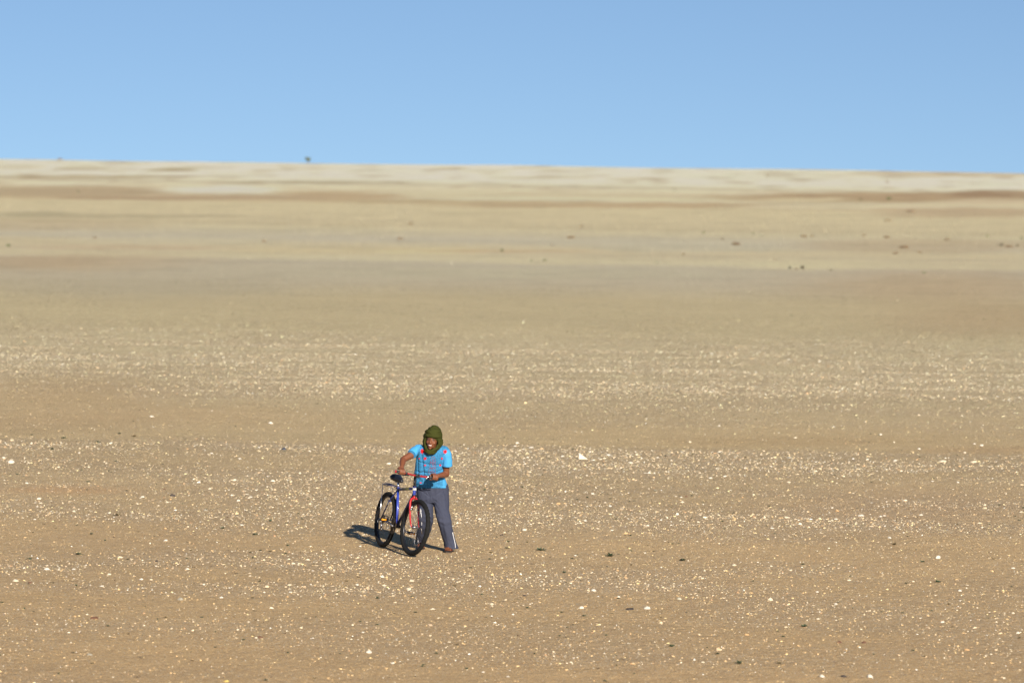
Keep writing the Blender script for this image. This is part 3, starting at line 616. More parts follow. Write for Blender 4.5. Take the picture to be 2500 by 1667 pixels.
# wheels
def tyre_mesh():
    me = bpy.data.meshes.new('tyre'); R0, r0 = .306, .0265; NS, NR = 160, 16; vs = []; fs = []
    for i in range(NS):
        a = 2 * math.pi * i / NS
        for k in range(NR):
            b = 2 * math.pi * k / NR; cb, sb = math.cos(b), math.sin(b); rr = r0
            if cb > -.15:
                lug = (i + (2 if k % 4 < 2 else 0)) % 4 < 2
                rr += .0042 if lug else -.001
            vs.append(((R0 + rr * cb) * math.cos(a), rr * sb * .98, (R0 + rr * cb) * math.sin(a)))
    for i in range(NS):
        for k in range(NR): fs.append((i * NR + k, i * NR + (k + 1) % NR, ((i + 1) % NS) * NR + (k + 1) % NR, ((i + 1) % NS) * NR + k))
    me.from_pydata(vs, [], fs); me.materials.append(rubber); return me
tyre_me = tyre_mesh()
def circ(R_, n=72, y=0.): return [np.array([R_ * math.cos(2 * math.pi * i / n), y, R_ * math.sin(2 * math.pi * i / n)]) for i in range(n)]
rimm = mat('dark_rim', (.05, .05, .055), .35, .8)
mb = MB(); mb.tube(circ(.279, 80), .011, 8, closed=True); rim_me = mb.mesh('wheel'); rim_me.materials.append(rimm)
mb = MB(); mb.tube([(0, -.05, 0), (0, -.035, 0), (0, -.033, 0), (0, .033, 0), (0, .035, 0), (0, .05, 0)], [.006, .006, .017, .017, .006, .006], 14)
mb.tube([(0, -.031, 0), (0, -.027, 0)], .026, 16); mb.tube([(0, .027, 0), (0, .031, 0)], .026, 16); hub_me = mb.mesh('hub'); hub_me.materials.append(dullm)
mb = MB(); mb.tube([(0, 0, .022), (0, 0, .272)], .0013, 5); spoke_me = mb.mesh('spoke'); spoke_me.materials.append(dullm)
def wheel(c, steer):
    wo = link('wheel', rim_me, None, bike)
    if steer:
        Rm = Matrix(np.stack([strot(np.array([1., 0, 0])), strot(np.array([0, 1., 0])), strot(np.array([0, 0, 1.]))], 1).tolist()).to_4x4()
    else: Rm = Matrix.Identity(4)
    wo.matrix_local = Matrix.Translation(tuple(c)) @ Rm
    link('tyre', tyre_me, None, wo); link('hub', hub_me, None, wo)
    for k in range(32):
        a = 2 * math.pi * k / 32; side = 1 if k % 2 else -1; tilt = .24 * (1 if (k // 2) % 2 else -1)
        o = link('spoke', spoke_me, None, wo)
        p0 = Vector((.022 * math.sin(a + tilt * 4), side * .028, .022 * math.cos(a + tilt * 4))); p1 = Vector((.272 * math.sin(a), 0, .272 * math.cos(a)))
        q = (p1 - p0); rot = Vector((0, 0, 1)).rotation_difference(q.normalized()).to_matrix().to_4x4()
        o.matrix_local = Matrix.Translation(p0) @ rot @ Matrix.Scale(q.length / .25, 4, (0, 0, 1)) @ Matrix.Translation((0, 0, -.022))
    return wo
wheel(rh, False); wheel(fh, True)
# fork
rake = np.array([.155, 0, -.355]) ; axd = -axs; along = .386; perp = (np.array([1.03, 0, .335]) - piv) - axd * ((np.array([1.03, 0, .335]) - piv) @ axd)
mb = MB(); mb.tube([st_(hbt + axd * .0), st_(hbt + axd * .03)], .02, 12)
for s in (-1, 1):
    pts = [hbt + axd * .022, hbt + axd * .026 + [0, s * .022, 0], hbt + axd * .042 + [0, s * .042, 0], hbt + axd * .075 + [0, s * .054, 0], hbt + axd * .15 + [0, s * .056, 0], hbt + axd * .27 + perp * .15 + [0, s * .055, 0], hbt + axd * .34 + perp * .55 + [0, s * .053, 0], np.array([1.03, s * .052, .335])]
    mb.tube([st_(p_) for p_ in pts], [.0135, .0135, .0135, .013, .0125, .011, .009, .0075], 12)
fork = mb.build('fork', red, bike)
for s in (-1, 1):
    c0 = hbt + axd * .165 + np.array([.016, s * .058, 0])
    mb = MB(); mb.box(st_(c0 + [.012, 0, 0]), (.009, .008, .013)); mb.tube([st_(c0 + [.016, 0, -.01]), st_(c0 + [.024, -s * .004, .05])], .005, 8); mb.build('brake_arm', chrome, bike)
    MB().box(st_(c0 + [.006, -s * .022, .004]), (.022, .006, .006)).build('brake_pad', blackp, bike)
    c1 = np.array([.165, s * .052, .53]); mb = MB(); mb.box(c1 + [-.015, 0, 0], (.009, .007, .012)); mb.tube([c1 + [-.018, 0, 0], c1 + [-.03, -s * .004, .055]], .005, 8); mb.build('brake_arm', dullm, bike)
    MB().ball(st_((1.03, s * .066, .335)), (.011, .007, .011), 10).build('axle_nut', chrome, bike)
    MB().ball(rh + [0, s * .075, 0], (.011, .007, .011), 10).build('axle_nut', dullm, bike)
# stem, bar, grips, levers, cables
clamp = np.array([.862, -.006, .935]); stb = htt + axs * .0
mb = MB(); mb.tube([stb, htt + axs * .105], .0135, 12); mb.tube([st_(htt + axs * .10) - [0, 0, .0], st_(htt + axs * .125 + [.02, 0, 0]), st_(clamp)], [.0165, .016, .018], 12)
mb.tube([st_(clamp + [0, -.026, 0]), st_(clamp + [0, .026, 0])], .021, 12); stem = mb.build('stem', blackp, bike)
barp = lambda y, dx=0., dz=0.: st_(clamp + np.array([-.012 * (abs(y) / .29) ** 1.5 + dx, y, .008 * abs(y) / .29 + dz]))
T('handlebar', [barp(y) for y in (-.292, -.24, -.16, -.08, -.03, .03, .08, .16, .24, .292)], .0118, red)
for s in (-1, 1):
    g = T('grip', [barp(s * y) for y in (.165, .17, .28)], [.0125, .0168, .0163], blackp)
    MB().tube([barp(s * .28), barp(s * .292)], .0175, 14).build('grip_end', red if s < 0 else blackp, g)
    lv = MB().tube([barp(s * .145, .012, -.004), barp(s * .15, .035, -.012), barp(s * .17, .052, -.02), barp(s * .25, .055, -.028), barp(s * .262, .05, -.027)], [.008, .008, .006, .005, .006], 8)
    lv.build('brake_lever', blackp, bike)
    mb = MB(); mb.tube([barp(s * .135), barp(s * .16)], .018, 14); mb.ball(barp(s * .125, .012, -.012), (.018, .014, .011), 12); mb.build('shifter', chrome if s > 0 else blackp, bike)
def bez(p, n=20):
    p = [np.asarray(q, float) for q in p]; out = []
    for i in range(n + 1):
        t = i / n; q = p[:]
        while len(q) > 1: q = [q[j] * (1 - t) + q[j + 1] * t for j in range(len(q) - 1)]
        out.append(q[0])
    return out
T('cable', bez([barp(-.14, .02, -.01), barp(-.09, .06, .02), barp(.02, .06, .03), barp(.03, .05, -.08), hbt + [.03, .02, .10]]), .0024, blackp, n=6)
T('cable', bez([barp(.14, .02, -.01), barp(.08, .07, .04), barp(-.03, .08, .06), barp(-.04, .06, -.06), hbt + [.03, -.02, .08]]), .0024, blackp, n=6)
T('cable', bez([barp(.15, .02, .0), barp(.13, .05, .08), barp(-.01, .05, .10), barp(-.07, .05, .04), barp(-.03, .05, -.06), st_(hbt + axd * .02 + np.array([.035, 0, 0]))]), .0024, blackp, n=6)
# cranks, chain, pedals
cra = np.array([-.163, 0, .05]); MB
mb = MB(); mb.tube(circ(.088, 44), .0045, 6, closed=True); mb.tube(circ(.07, 40), .003, 6, closed=True)
for k in range(5):
    a = 1.2566 * k; mb.tube([(0, 0, 0), (.088 * math.cos(a), 0, .088 * math.sin(a))], .006, 6)
for k in range(44):
    a = 2 * math.pi * k / 44; mb.box((.093 * math.cos(a), 0, .093 * math.sin(a)), (.003, .0015, .003))
o = mb.build('chainring', greasy, bike); o.location = bb + [0, -.046, 0]
for s, d_ in ((-1, cra), (1, -cra)):
    p0 = bb + np.array([0, s * .062, 0]); p1 = p0 + d_ + np.array([0, s * .012, 0])
    MB().tube([bb + [0, s * .03, 0], p0, p0 + [0, s * .006, 0]], [.008, .016, .014], 12).tube([p0, p1], [.012, .009], 10).build('crank_arm', dullm, bike)
    pc = p1 + np.array([0, s * .055, 0]); MM = np.array(Matrix.Rotation(.15 * s, 3, 'Y'))
    mb = MB(); mb.tube([p1, pc + [0, s * .03, 0]], .006, 8)
    for sx in (-1, 1): mb.box(pc + MM @ np.array([sx * .034, 0, 0]), (.006, .044, .012), MM)
    for syy in (-1, 0, 1): mb.box(pc + MM @ np.array([0, syy * .040, 0]), (.034, .005, .010), MM)
    pd = mb.build('pedal', blackp, bike)
    for sx in (-1, 1): MB().box(pc + MM @ np.array([sx * .041, 0, 0]), (.0025, .030, .009), MM).build('reflector', amber, pd)
mb = MB()
for k in range(7): mb.tube(circ(.052 - .004 * k, 28, -.028 - .0036 * k), .0022, 5, closed=True)
o = mb.build('cassette', greasy, bike); o.location = rh
up1 = rh + np.array([0, -.043, .045]); dn1 = rh + np.array([.03, -.045, -.115])
T('chain', [bb + [0, -.046, .088], up1], .0042, greasy, n=6); T('chain', [bb + [0, -.046, -.088], dn1], .0042, greasy, n=6)
mb = MB(); mb.box(rh + [.012, -.066, -.03], (.012, .006, .028)); mb.box(rh + [.022, -.052, -.085], (.009, .010, .042))
mb.tube([rh + [.015, -.058, -.055], rh + [.015, -.042, -.055]], .017, 12); mb.tube([rh + [.03, -.058, -.118], rh + [.03, -.042, -.118]], .017, 12); mb.build('derailleur', dullm, bike)
# rear carrier
rz = .752
def rr_(x0, x1, hw, z, r=.02):
    pts = []
    for cx, cy_, a0 in ((x1 - r, hw - r, 0), (x0 + r, hw - r, 90), (x0 + r, -hw + r, 180), (x1 - r, -hw + r, 270)):
        for k in range(5): a = math.radians(a0 + k * 22.5); pts.append((cx + r * math.cos(a), cy_ + r * math.sin(a), z))
    return pts
car = MB().tube(rr_(-.135, .185, .058, rz), .0048, 8, closed=True).build('rear_carrier', purple, bike)
for y in (-.02, .02): T('carrier_rod', [(-.133, y, rz), (.183, y, rz)], .0035, purple, car, 6)
for x in (-.09, 0., .09): T('carrier_rod', [(x, -.056, rz - .004), (x, .056, rz - .004)], .003, chrome, car, 6)
MB().box((-.05, 0, rz + .014), (.085, .03, .0025)).build('spring_clip', purple, car)
MB().tube([(-.133, -.05, rz - .01), (-.14, 0, rz - .022), (-.133, .05, rz - .01)], .004, 6).build('carrier_rod', dullm, car)
for s in (-1, 1):
    T('carrier_strut', [(-.10, s * .058, rz), (-.03, s * .075, .50), rh + [0, s * .078, .01]], .0042, chrome, car, 8)
    T('carrier_strut', [(.183, s * .03, rz), stt + [-.01, s * .018, -.005]], .004, dullm, car, 6)

# ------------------------------------------------------------------ person
PB = at(1150, 1412, 45.36); PB[2] = 0
person = empty('person', PB, 'smiling person in a bright blue printed t-shirt and olive head scarf pushing the bicycle', 'person')
def A(zx, zy, Y): return at(zx, zy, Y) - PB
skin = mat('brown_skin', (.16, .055, .024), .5, var=.12, vscale=25); skin.node_tree.nodes['Principled BSDF'].inputs['Subsurface Weight'].default_value = .05
skin.node_tree.nodes['Principled BSDF'].inputs['Subsurface Radius'].default_value = (.008, .004, .002)
# head frame
ya, pi_, ro = math.radians(10), math.radians(2), math.radians(9)
hf = np.array([-math.sin(ya) * math.cos(pi_), -math.cos(ya) * math.cos(pi_), -math.sin(pi_)])
hu = np.array([math.sin(ro), 0, math.cos(ro)]); hu = hu - hf * (hu @ hf); hu /= np.linalg.norm(hu); hr = np.cross(hu, hf) ; hr = hr if hr[0] > 0 else -hr
HM = np.stack([hr, hf, hu], 1)
HC = A(1112, 232, 45.02)
def H(x, y, z): return HC + HM @ np.array([x, y, z])
mb = MB()
# skull, face, jaw
mb.ball(H(0, -.02, .03), (.074, .092, .086), 24, HM); mb.ball(H(0, .022, -.015), (.062, .062, .078), 24, HM); mb.ball(H(0, .03, -.062), (.046, .048, .042), 20, HM); mb.ball(H(0, .062, -.094), (.020, .018, .016), 14, HM)
for s in (-1, 1):
    mb.ball(H(s * .036, .052, -.028), (.022, .022, .020), 14, HM); mb.ball(H(s * .03, .066, .016), (.024, .014, .008), 12, HM); mb.ball(H(s * .074, -.01, -.01), (.010, .018, .030), 12, HM)
    mb.ball(H(s * .012, .094, -.032), (.009, .010, .008), 10, HM)
mb.tube([H(0, .075, .018), H(0, .088, -.006), H(0, .103, -.028)], [.008, .0095, .012], 10); mb.ball(H(0, .100, -.030), (.012, .012, .010), 12, HM)
mb.ball(H(0, .076, -.052), (.028, .014, .010), 14, HM); mb.ball(H(0, .074, -.074), (.024, .013, .008), 14, HM)
# neck and trunk
NK = A(1108, 375, 45.10)
mb.limb([H(0, -.02, -.05), NK, A(1110, 420, 45.13)], [.055, .055, .075])
TR = [(745, 965, 1250, 45.31, .10), (650, 950, 1240, 45.28, .10), (550, 952, 1220, 45.23, .10), (450, 955, 1235, 45.18, .10), (380, 965, 1262, 45.15, .095), (335, 985, 1265, 45.13, .08), (310, 1040, 1210, 45.12, .06)]
mb.loft([((A(a_x, zy, Y) + A(b_x, zy, Y)) / 2, (A(b_x, zy, Y) - A(a_x, zy, Y))[0] / 2, hd) for zy, a_x, b_x, Y, hd in TR], 28)
mb.ball(A(1112, 790, 45.32), (.155, .10, .11), 20)
# arms
RS, RE, RW = A(975, 345, 45.12), A(802, 442, 44.955), A(781, 545, 44.775)
LS, LE, LW = A(1252, 365, 45.13), A(1262, 598, 45.20), A(1200, 628, 44.99)
gR = bw(barp(-.215)) - PB; gL = bw(barp(.238)) - PB
barax = (gL - gR) / np.linalg.norm(gL - gR)
def wristof(g, E): 
    d = E - g; d /= np.linalg.norm(d); return g + d * .088 + np.array([0, 0, .012])
RW = wristof(gR, RE); LW = wristof(gL, LE)
for S, E_, W_ in ((RS, RE, RW), (LS, LE, LW)):
    mid = (S + E_) / 2; m2 = E_ * .7 + W_ * .3
    mb.limb([S, S * .6 + E_ * .4, E_, m2, E_ * .3 + W_ * .7, W_], [.052, .045, .037, .038, .030, .0245])
# legs under the trousers
LH, LK, LA = A(1200, 790, 45.32), A(1234, 1090, 45.185), A(1290, 1372, 45.27)
RH_, RK, RA = A(1040, 800, 45.34), A(1036, 1100, 45.27), A(985, 1345, 45.60)
for Hh, K, An in ((LH, LK, LA), (RH_, RK, RA)):
    mb.limb([Hh, Hh * .5 + K * .5, K, K * .6 + An * .4, An], [.070, .058, .042, .044, .032])
# feet
def foot(An, toe, ground_z=.022):
    d = toe - An; d[2] = 0; d /= np.linalg.norm(d); sd_ = np.array([d[1], -d[0], 0])
    heel = np.array([An[0], An[1], ground_z + .022]) - d * .045; ball_ = np.array([An[0], An[1], ground_z + .020]) + d * .105
    mb.limb([An, An * .45 + heel * .55 + d * .012, heel], [.033, .032, .026]); mb.limb([An + d * .01 - [0, 0, .01], (An + ball_) / 2 + [0, 0, .004], ball_], [.031, .030, .022])
    for k, (o2, L, r2) in enumerate(((-.028, .058, .0125), (-.010, .056, .0095), (.006, .050, .009), (.020, .042, .0085), (.032, .033, .008))):
        s0 = ball_ + sd_ * o2 * (1 if toe[0] < An[0] or True else 1); mb.limb([ball_ - d * .02 + sd_ * o2 * .8, s0 + d * L * .5 - [0, 0, .003], s0 + d * L - [0, 0, .008]], [.018, r2 * 1.05, r2], 10)
    return d, sd_, heel, ball_
LT, RT = A(1268, 1440, 45.0), A(1000, 1402, 45.38)
fl = foot(LA, LT); fr = foot(RA, RT)
# hands: palm, four fingers curled round the grip, thumb underneath
def hand(g, W_, inboard):
    a = barax * inboard
    bk = W_ - g; bk = bk - a * (bk @ a); bk[2] = 0; bk = bk - a * (bk @ a); bk /= np.linalg.norm(bk); uu = np.cross(a, bk); uu = uu if uu[2] > 0 else -uu
    C_ = lambda th, r, s: g + a * s + (bk * math.cos(math.radians(th)) + uu * math.sin(math.radians(th))) * r
    for s, kn in ((.030, 0), (.0105, -3), (-.009, -2), (-.0275, 3)):
        k1 = C_(88 + kn, .041, s); pts = [k1, C_(128, .040, s), C_(165, .034, s), C_(205, .030, s), C_(245, .027, s), C_(280, .0255, s)]
        f = .92 if abs(s + .0275) < .001 else 1
        mb.tube(pts, [.0095 * f, .0088 * f, .0092 * f, .0082 * f, .0080 * f, .0068 * f], 12); mb.ball(pts[-1], .0068 * f, 10); mb.ball(k1, .0098 * f, 12); mb.ball(pts[2], .0092 * f, 10)
        mb.tube([W_ + a * s * .5, C_(50, .052, s * .9), k1], [.017, .0155, .011], 12)
    mb.limb([W_ + a * .012, C_(22, .044, .036), C_(-25, .033, .047), C_(-62, .030, .044), C_(-95, .0275, .036)], [.018, .0150, .0115, .0098, .0085], 12)
hand(gR, RW, 1); hand(gL, LW, -1)
bme = remesh(mb, .0042, 3)
link('body', bme, skin, person)
# face details
dark = mat('eye_dark', (.012, .008, .006), .3); browm = mat('eyebrow', (.015, .010, .008), .9); eyew = mat('eye_white', (.28, .23, .19), .3); lipm = mat('lips', (.24, .07, .05), .5); teeth = mat('teeth', (.80, .78, .72), .3)
bvh = BVHTree.FromPolygons([tuple(v.co) for v in bme.vertices], [tuple(p.vertices) for p in bme.polygons])
def onface(x, z, off=.0012):
    o = Vector(H(x, .3, z)); h = bvh.ray_cast(o, Vector(-hf)); return np.array(h[0]) + hf * off
for s in (-1, 1):
    c = onface(s * .0285, .002, -.0045); eb = MB().ball(c, (.0115, .0075, .0032), 14, HM).build('eye', eyew, person)
    MB().ball(c + hf * .0055, (.0052, .0030, .0034), 10, HM).build('iris', dark, eb)
    T('eyelid', [onface(s * .0285 + dx, .002 + dz, .0015) for dx, dz in ((-.016, -.001), (-.008, .003), (0, .0042), (.008, .003), (.016, -.001))], [.0015, .0024, .0026, .0024, .0015], dark, person, 8)
    T('eyebrow', [onface(s * .0285 + dx * s, .018 + dz, .001) for dx, dz in ((-.017, -.003), (-.006, .001), (.006, .003), (.018, -.0015))], [.0024, .0034, .003, .0016], browm, person, 8)
MB().ball(onface(0, -.062, -.004), (.0225, .007, .0085), 16, HM).build('open_mouth', dark, person)
T('teeth', [onface(x, -.0585 + abs(x) * .09, .0018) for x in (-.0185, -.01, 0, .01, .0185)], [.0028, .0045, .0050, .0045, .0028], teeth, person, 8)
for z, bow in ((-.0515, .10), (-.0715, .34)):
    T('lip', [onface(x, z + abs(x) * bow, .001) for x in (-.026, -.017, -.008, 0, .008, .017, .026)], [.0018, .0032, .004, .004, .004, .0032, .0018], lipm, person, 8)

# head scarf
mb = MB()
mb.ball(H(.0, -.032, .052), (.104, .108, .100), 28, HM)
mb.ball(H(.012, -.035, .105), (.070, .082, .062), 22, HM)
mb.ball(H(-.004, -.03, .148), (.038, .05, .022), 16, HM)
def ring(c, ax, ay, n=40, a0=0, a1=360, wob=0.):
    return [np.asarray(c) + ax * math.cos(math.radians(a)) + ay * math.sin(math.radians(a)) + hu * wob * math.sin(math.radians(a) * 3) for a in np.linspace(a0, a1, n, endpoint=False)]
for zc, fz, bz, rx, ry, rad, tl in ((.062, .056, .03, .094, .104, .022, .010), (.088, .090, .05, .086, .096, .022, -.012), (.115, .112, .08, .074, .084, .021, .014), (.136, .128, .11, .054, .062, .020, -.006)):
    c = H(0, -.022, (fz + bz) / 2); ax = hr * rx + hu * tl; ay = hf * ry + hu * (fz - bz) / 2
    mb.tube(ring(c, ax, ay, 44), rad, 10, closed=True, flat=.8)
# face opening rim: forehead, temples, under the chin
op = [(0, .078, .073), (.036, .066, .067), (.066, .04, .045), (.084, .022, .008), (.090, .018, -.035), (.076, .022, -.078), (.048, .040, -.110), (.012, .052, -.127), (-.022, .052, -.128), (-.046, .040, -.112), (-.068, .022, -.080), (-.084, .018, -.035), (-.078, .022, .008), (-.062, .04, .045), (-.036, .066, .067)]
mb.tube([H(*q) for q in op], .0165, 12, closed=True)
mb.tube([H(q[0] * (1.13 - .16 * (q[2] < -.1)), q[1] - .03, q[2] * 1.03 - .004) for q in op], .022, 12, closed=True)
mb.tube([H(q[0] * (1.13 - .25 * (q[2] < -.1)), q[1] - .07, q[2] * .97 - .002) for q in op], .026, 12, closed=True)
# cowl round the neck
for zc, rx, ry, rad, dy in ((-.128, .066, .070, .019, -.022), (-.136, .058, .060, .018, -.016)):
    mb.tube(ring(H(-.004, dy, zc), hr * rx, hf * ry + hu * -.018, 40), rad, 10, closed=True)
mb.tube([H(-.088, -.03, .05), H(-.106, -.02, .036), H(-.112, -.01, .022)], [.02, .014, .008], 10); mb.tube([H(-.09, -.02, .03), H(-.112, -.012, .008)], [.016, .009], 10)
mb.limb([H(0, -.09, -.02), H(0, -.08, -.11)], [.07, .06])
sme = remesh(mb, .0048, 4)
def sfold(co):
    loc = (co - HC) @ HM
    f = np.array([mnoise.noise((c[0] * 9, c[1] * 9, c[2] * 46 + 2.2 * math.sin(c[0] * 16 + 1))) for c in loc])
    top = sstep(-.03, .04, loc[:, 2]); low = np.array([mnoise.noise((math.atan2(c[0], c[1] + .2) * 3, c[1] * 30, (abs(c[0]) + c[2] * .4) * 40)) for c in loc])
    return .0062 * f * top + .0060 * low * (1 - top)
displace(sme, sfold)
scarfm = mat('olive_cloth', (.036, .040, .009), .9, spec=.1, var=.18, vscale=18, bump=.25, bscale=220)
link('head_scarf', sme, scarfm, person)

# t-shirt
mb = MB()
TS = [(738, 926, 1278, 45.300, .128), (728, 926, 1277, 45.298, .130), (690, 920, 1264, 45.285, .128), (650, 918, 1252, 45.27, .126), (600, 921, 1240, 45.245, .122), (550, 926, 1232, 45.22, .12), (500, 932, 1230, 45.20, .12), (450, 938, 1238, 45.175, .12), (410, 940, 1258, 45.16, .12), (370, 944, 1282, 45.145, .113), (335, 952, 1286, 45.13, .10), (308, 985, 1258, 45.12, .085), (285, 1030, 1205, 45.115, .068)]
mb.loft([((A(a_x, zy, Y) + A(b_x, zy, Y)) / 2, (A(b_x, zy, Y) - A(a_x, zy, Y))[0] / 2, hd) for zy, a_x, b_x, Y, hd in TS], 44, .85)
R1 = [A(1010, 345, 45.13), A(965, 335, 45.11), A(930, 352, 45.06), A(896, 384, 45.015)]
mb.limb(R1[:3], [.062, .062, .058]); mb.tube(R1, [.060, .061, .057, .0585], 22)
L1 = [A(1235, 350, 45.13), A(1262, 390, 45.13), A(1272, 450, 45.14), A(1272, 512, 45.155)]
mb.limb(L1[:2], [.062, .062]); mb.tube(L1, [.062, .060, .057, .060], 22)
tme = remesh(mb, .0045, 5)
torso_c = A(1090, 500, 45.2)
def tfold(co):
    out = np.empty(len(co)); sx0 = A(985, 450, 45.1)[0]
    for i, c in enumerate(co):
        zz = c[2] - torso_c[2]; xx = c[0] - torso_c[0]
        drag = mnoise.noise(((xx * 1.0 + zz * .35) * 22, c[1] * 6, zz * 4 + 7)) ; cross = mnoise.noise((xx * 6, c[1] * 4, zz * 26 + xx * 8))
        lo = 1 / (1 + math.exp((zz + .02) * 30)); fine = mnoise.noise((xx * 45, c[1] * 25, zz * 30))
        v = .0065 * drag * (.35 + .65 * (xx < 0)) + .0055 * cross * lo + .0018 * fine
        # deep vertical crease under the near armpit, and one beside it
        for x0, sl2, dep, wd, z0 in ((-.098, .12, .017, .010, .10), (-.150, .05, .010, .009, .09)):
            xc = x0 + (zz - .1) * -sl2; a = math.exp(-((xx - xc) / wd) ** 2) * (1 / (1 + math.exp((zz - z0) * 60))) * (1 / (1 + math.exp(-(zz + .16) * 30)))
            v -= dep * a
        # waist folds
        for z0, k0, dep in ((.012, .30, .0055), (-.085, -.22, .007)):
            a = math.exp(-((zz - z0 - .25 * xx * xx * 4 + k0 * xx * .4) / .009) ** 2); v -= dep * a * (abs(xx) < .15)
        out[i] = v
    return out
displace(tme, tfold)
# cloth with a dark scratchy print over chest and belly
tm = bpy.data.materials.new('blue_cotton_print'); tm.use_nodes = True; n = tm.node_tree.nodes; l = tm.node_tree.links; bs = n['Principled BSDF']
bs.inputs['Roughness'].default_value = .85; bs.inputs['Specular IOR Level'].default_value = .15
tc = nd('ShaderNodeTexCoord'); am = nd('ShaderNodeAttribute', attribute_name='print')
mp = nd('ShaderNodeMapping'); l.new(tc.outputs['Object'], mp.inputs[0]); mp.inputs['Scale'].default_value = (1, .4, 1)
q1 = nd('ShaderNodeTexNoise'); q1.inputs['Scale'].default_value = 95; q1.inputs['Detail'].default_value = 5; q1.inputs['Roughness'].default_value = .75; q1.inputs['Distortion'].default_value = 1.6; l.new(mp.outputs[0], q1.inputs['Vector'])
q2 = nd('ShaderNodeTexNoise'); q2.inputs['Scale'].default_value = 38; q2.inputs['Detail'].default_value = 3; q2.inputs['Distortion'].default_value = 2.5; l.new(mp.outputs[0], q2.inputs['Vector'])
sep1 = math_('MULTIPLY', math_('SUBTRACT', q1.outputs[0], .42), 7.5, clamp=True)
sep2 = math_('SUBTRACT', 1., math_('MULTIPLY', math_('ABSOLUTE', math_('SUBTRACT', q2.outputs[0], .5)), 16.), clamp=True)
ink = math_('MULTIPLY', math_('MAXIMUM', math_('MULTIPLY', sep1, .85), math_('MULTIPLY', sep2, .75)), am.outputs['Fac'], clamp=True)
cb = mix_(ink, (.055, .28, .56), (.010, .045, .08))
l.new(cb, bs.inputs['Base Color'])
wv = nd('ShaderNodeTexNoise'); wv.inputs['Scale'].default_value = 300; l.new(tc.outputs['Object'], wv.inputs['Vector']); bp = nd('ShaderNodeBump'); bp.inputs['Strength'].default_value = .2; bp.inputs['Distance'].default_value = .004; l.new(wv.outputs[0], bp.inputs['Height']); l.new(bp.outputs[0], bs.inputs['Normal'])
shirt = link('t_shirt', tme, tm, person)
cv = np.empty(len(tme.vertices) * 3); tme.vertices.foreach_get('co', cv); cv = cv.reshape(-1, 3)
nv_ = np.empty(len(tme.vertices) * 3); tme.vertices.foreach_get('normal', nv_); nv_ = nv_.reshape(-1, 3)
pu, pv = project(cv + PB); zx = (pu - 800) * 4.3556; zy = (pv - 1020) * 4.3556
xr = np.interp(zy, [330, 420, 520], [1290, 1225, 1230]); xl = np.interp(zy, [280, 330, 410, 760], [980, 955, 930, 900])
pr = sstep(0, 22, zx - xl) * sstep(0, 12, xr - zx) * sstep(.1, -.25, nv_[:, 1]) * (.55 + .45 * vnoise(cv[:, 0] * 14, cv[:, 2] * 14, 4))
pa = tme.attributes.new('print', 'FLOAT', 'POINT'); pa.data.foreach_set('value', np.clip(pr, 0, 1))
tb = BVHTree.FromPolygons([tuple(v.co) for v in tme.vertices], [tuple(p.vertices) for p in tme.polygons])
def onshirt(zx, zy, off=.0022):
    d = ray(800 + zx / 4.3556, 1020 + zy / 4.3556); d /= np.linalg.norm(d)
    o = np.array([0, 0, CAMH]) - PB + d * 42; h = tb.ray_cast(Vector(o), Vector(d)); 
    return None if h[0] is None else np.array(h[0]) + np.array(h[1]) * off
redp = mat('red_print', (.62, .012, .012), .8, spec=.1); redl = mat('red_outline_print', (.30, .07, .11), .8, spec=.1); palep = mat('pale_blue_print', (.25, .50, .72), .8)
def star(cx, cy_, r, seed, squ=1.):
    R2 = random.Random(seed); nk = 24; vs = []; fs = []; a0 = R2.uniform(0, 1.2); rr = []
    for k in range(nk):
        a = a0 + 2 * math.pi * k / nk; ph = (k % (nk // 6)) / (nk / 6); sp_ = 1 - .5 * (1 - abs(2 * ph - 1)) ** .8; rr.append((a, r * (sp_ * R2.uniform(.85, 1.12))))
    c = onshirt(cx, cy_)
    if c is None: return
    vs = [c]; NRr = 4
    for j in range(1, NRr + 1):
        for a, q in rr:
            p_ = onshirt(cx + q * j / NRr * math.cos(a), cy_ + q * squ * j / NRr * math.sin(a)); vs.append(p_ if p_ is not None and np.linalg.norm(p_ - c) < .08 else vs[-nk] if j > 1 else c)
    for k in range(nk):
        fs.append((0, 1 + k, 1 + (k + 1) % nk))
        for j in range(NRr - 1): a = 1 + j * nk + k; b = 1 + j * nk + (k + 1) % nk; fs.append((a, a + nk, b + nk, b))
    mb = MB(); mb.add(vs, fs); mb.build('printed_star', redp, shirt)
for k, (x_, y_, r__, sq) in enumerate(((1006, 354, 25, 1.35), (1249, 358, 25, 1.05), (1036, 431, 21, .9), (976, 431, 10, 1.2), (1214, 431, 13, 1.3), (1036, 503, 14, .8), (1196, 501, 14, 1.), (990, 688, 16, .5), (1100, 622, 12, .5))): star(x_, y_, r__, 40 + k, sq)
def stroke(mb, pts, wd=1.7):
    """ribbon of print following the cloth"""
    P2 = []
    for (x0, y0), (x1, y1) in zip(pts[:-1], pts[1:]):
        m_ = max(2, int(math.hypot(x1 - x0, y1 - y0) / 4)); P2 += [(x0 + (x1 - x0) * t / m_, y0 + (y1 - y0) * t / m_) for t in range(m_)]
    P2.append(pts[-1]); q = [onshirt(x, y, .003) for x, y in P2]; q = [p_ for p_ in q if p_ is not None]
    if len(q) > 2: mb.tube(q, wd / 902, 5)
